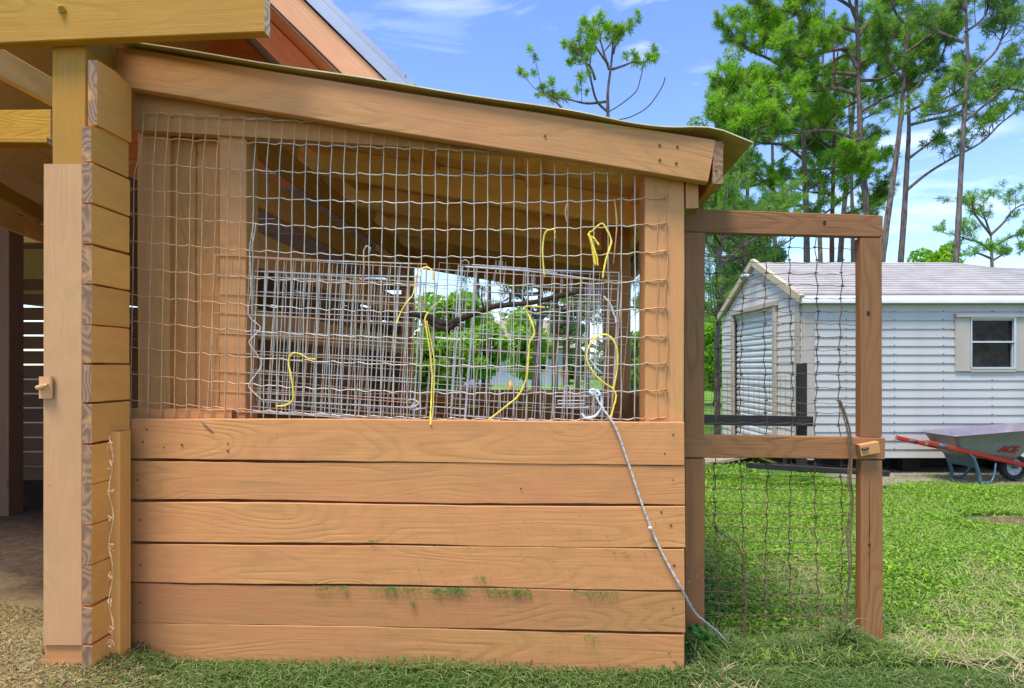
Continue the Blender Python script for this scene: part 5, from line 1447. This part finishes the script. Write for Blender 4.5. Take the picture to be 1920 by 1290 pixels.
# clippings under the gate: taller tuft at left and right stile
pts = []
for (cx, cy, sx_, sy_, n_, h_) in ((P(1330, 0, 2.25).x, 2.22, .09, .06, 2200, .09), (P(1480, 0, 2.25).x, 2.24, .22, .07, 5000, .045), (P(1575, 0, 2.3).x, 2.27, .07, .06, 2600, .11), (P(1640, 0, 2.2).x, 2.22, .10, .06, 1800, .04), (P(1300, 0, 2.15).x, 2.12, .05, .05, 1800, .10), (P(1255, 0, 2.0).x, 1.98, .2, .04, 2400, .03)):
    X = g.normal(cx, sx_, n_); Y = g.normal(cy, sy_, n_)
    q = np.exp(-((X - cx) / sx_) ** 2 * .7 - ((Y - cy) / sy_) ** 2 * .7)
    pts.append((X, Y, g.uniform(0, 1, n_) * h_ * q))
X = np.concatenate([p[0] for p in pts]); Y = np.concatenate([p[1] for p in pts]); Zc = np.concatenate([p[2] for p in pts])
ok = ~(((Y - 2.136 + (X + 1.388) * .0708) > -.0) & (X < P(1283, 0, 1.99).x + .01)); X, Y, Zc = X[ok], Y[ok], Zc[ok]
v, f = blades(X, Y, gz_np(X, Y) + Zc, .07, .0018, 1.3, 8, .5)
stuff('grass_clippings', 'tangled grass heap under the wire gate', v, f, M_clip)
# broad weeds at the gate stile
X = g.normal(P(1312, 0, 2.15).x, .05, 420); Y = g.normal(2.17, .035, 420); Zc = g.uniform(0.0, .13, 420) * np.exp(-((X - P(1312, 0, 2.15).x) / .07) ** 2)
n = len(X); nn = np.stack([g.normal(0, .7, n), g.normal(-.4, .6, n), np.ones(n)], 1); nn /= np.linalg.norm(nn, axis=1, keepdims=True)
a = np.cross(nn, g.normal(0, 1, (n, 3))); a /= np.linalg.norm(a, axis=1, keepdims=True); b_ = np.cross(nn, a); s = g.uniform(.008, .018, (n, 1)); pc = np.stack([X, Y, Zc + gz_np(X, Y)], 1)
v = np.stack([pc - a * s, pc + b_ * s * .6, pc + a * s, pc - b_ * s * .6], 1).reshape(-1, 3)
stuff('weeds', 'dark green leafy weeds at the foot of the gate hinge side', v, np.arange(n * 4).reshape(-1, 4), island('weed_leaf', [(0.03, 0.12, 0.015), (0.07, 0.22, 0.02)], .5, .3))
# clippings stuck on the planks, hanging on the ledges of the gaps
vs, fs = [], []; off = 0
def stuck(px, py, n_, sx_, sy_, ln, seed):
    global off
    gg_ = random.Random(seed)
    for _ in range(n_):
        x, y = gg_.gauss(px, sx_), py + abs(gg_.gauss(0, sy_))
        p = PB(x, y, -.004 - gg_.uniform(0, .006)); a = gg_.uniform(-1.2, 1.2); L_ = ln * gg_.uniform(.4, 1.2)
        d = U * math.sin(a) * L_ - Z * math.cos(a) * L_ * gg_.choice((1, 1, .3)); s_ = U * math.cos(a) * .0011 + Z * math.sin(a) * .0011
        q = p + d * .5 - V * .004
        vs.extend([p - s_, p + s_, q + s_, q - s_, p + d]); fs.extend([[off, off + 1, off + 2], [off, off + 2, off + 3], [off + 3, off + 2, off + 4]]); off += 5
for (px, n_, sx_) in ((735, 34, 14), (780, 12, 8), (830, 55, 20), (870, 14, 10), (915, 12, 10), (945, 28, 14), (980, 30, 14), (1090, 12, 14), (1130, 18, 14), (610, 12, 10), (640, 10, 8)):
    stuck(px, 1088 + (px - 245) * .0165 + 3 - 0, int(n_ * 1.5), sx_, 5, .026, px)
stuck(900, 1078, 22, 8, 5, .014, 1); stuck(1108, 1190, 14, 6, 6, .018, 2); stuck(775, 1120, 14, 4, 8, .02, 3); stuck(1170, 1035, 10, 20, 2, .02, 4); stuck(700, 1010, 8, 6, 4, .02, 5)
grn = random.Random(8)
for _ in range(330):
    x, y = grn.gauss(960, 190), grn.uniform(940, 1230)
    stuck(x, y, 1, 1, 1, .007, int(x * y))
M_stk = island('stuck_clippings', [(0.08, 0.17, 0.02), (0.20, 0.32, 0.07), (0.12, 0.15, 0.04)], .7, .3)
link('stuck_clippings', fast_mesh('stuck_clippings', [tuple(p) for p in vs], fs, M_stk), kind='stuff', label='bits of cut grass stuck to the planks', cat='grass clippings')
# dry leaf litter in front of the barn opening, left
X = g.uniform(-2.6, -.9, 26000); Y = g.uniform(1.7, 2.7, 26000)
keep = (Y < 2.45 - (X + 1.5) * .3) & ~((X > -1.52) & (Y > 2.03)) & (g.uniform(0, 1, len(X)) < np.clip((-.85 - X) / .5, .05, 1)); X, Y = X[keep], Y[keep]
n = len(X); nn = np.stack([g.normal(0, .35, n), g.normal(0, .35, n), np.ones(n)], 1); nn /= np.linalg.norm(nn, axis=1, keepdims=True)
a = np.cross(nn, g.normal(0, 1, (n, 3))); a /= np.linalg.norm(a, axis=1, keepdims=True); b_ = np.cross(nn, a); s = g.uniform(.003, .0095, (n, 1)); pc = np.stack([X, Y, gz_np(X, Y) + g.uniform(.0, .014, n)], 1)
v = np.stack([pc - a * s, pc + b_ * s * .4, pc + a * s, pc - b_ * s * .4], 1).reshape(-1, 3)
stuff('dry_leaves', 'orange brown dry leaf litter on the ground at the lower left', v, np.arange(n * 4).reshape(-1, 4), M_chips)
X = g.uniform(-2.6, -1.0, 5000); Y = g.uniform(1.7, 2.5, 5000)
v, f = blades(X, Y, gz_np(X, Y) + .006, .045, .0012, 1.5, 21, .2, .4)
stuff('straw', 'fine tan straw and hay bits scattered at the lower left before the barn', v, f, M_drygrass)
# lawn seen through the pen and beyond
X, Y = sample_view(26000, 5.3, 17, 740, 1420, g, .7)
keep = ~((X > sx0 - .1) & (Y > SY - .1)); X, Y = X[keep], Y[keep]
v, f = blades(X, Y, gz_np(X, Y), .09, .009, .9, 9)
stuff('grass_blades', 'sunlit lawn grass behind the pen', v, f, M_leafcover)
# dry vine bundle hanging at the right side of the gate, and along the wire
vm = MB(); gq = random.Random(12)
M_vine = speckled('dry_vine_stem', (0.22, 0.16, 0.09), (0.12, 0.085, 0.05), 60, 0.8, 0, 0.2)
for s_ in range(7):
    w_ = gq.uniform(-3, 3); q = [(1574 + w_ * .3, 748), (1582 + w_, 775), (1592 + w_, 810), (1596 + w_, 850), (1592 + w_ * 1.5, 900), (1597 + w_, 940), (1591 + w_ * 1.6, 1000), (1594 + w_, 1060), (1588 + w_, 1120), (1584 + w_ * 2, 1185), (1582 + w_ * 3, 1225)]
    q = q[:gq.randint(7, 11)]
    vm.tube(smooth_pts([GP(x + gq.uniform(-1.5, 1.5), y, -.012 + gq.uniform(-.012, .01)) for x, y in q], 5), gq.uniform(.001, .0022), 5)
vm.build('dry_vine', M_vine, None, True, label='bundle of dry vine stems hanging down the latch side of the gate', cat='dry vine')
vm = MB()
for s_ in range(5):
    w_ = gq.uniform(-4, 4); q = [(1340 + w_, 985), (1350 + w_, 1000), (1378 + w_ * .5, 1015), (1392 + w_, 1045), (1396 + w_, 1100), (1398 + w_ * 1.5, 1140), (1392 + w_ * 2, 1190)]
    vm.tube(smooth_pts([GP(x + gq.uniform(-2, 2), y + gq.uniform(-3, 3), .035 + gq.uniform(-.01, .01)) for x, y in q], 5), gq.uniform(.0008, .002), 4)
vm.build('dry_vine', M_vine, None, True, label='thin dry creeper arching over the lower left wires of the gate', cat='dry vine')
# broken boards lying by the wheelbarrow feet, small scraps
board('wood_scrap', P(1838, 925, 5.45) + Z * .01, P(1888, 921, 5.5) + Z * .01, .09, .018, M_trim, None, up=(0, 1, .1), label='short pale board scrap lying in the dirt below the wheelbarrow', cat='wood scrap')
board('wood_scrap', P(1654, 1236, 2.16), P(1668, 1240, 2.17), .02, .03, M_gate, None, up=(0, 1, .1), label='tiny reddish wood chip on the ground at the gate latch post', cat='wood scrap')
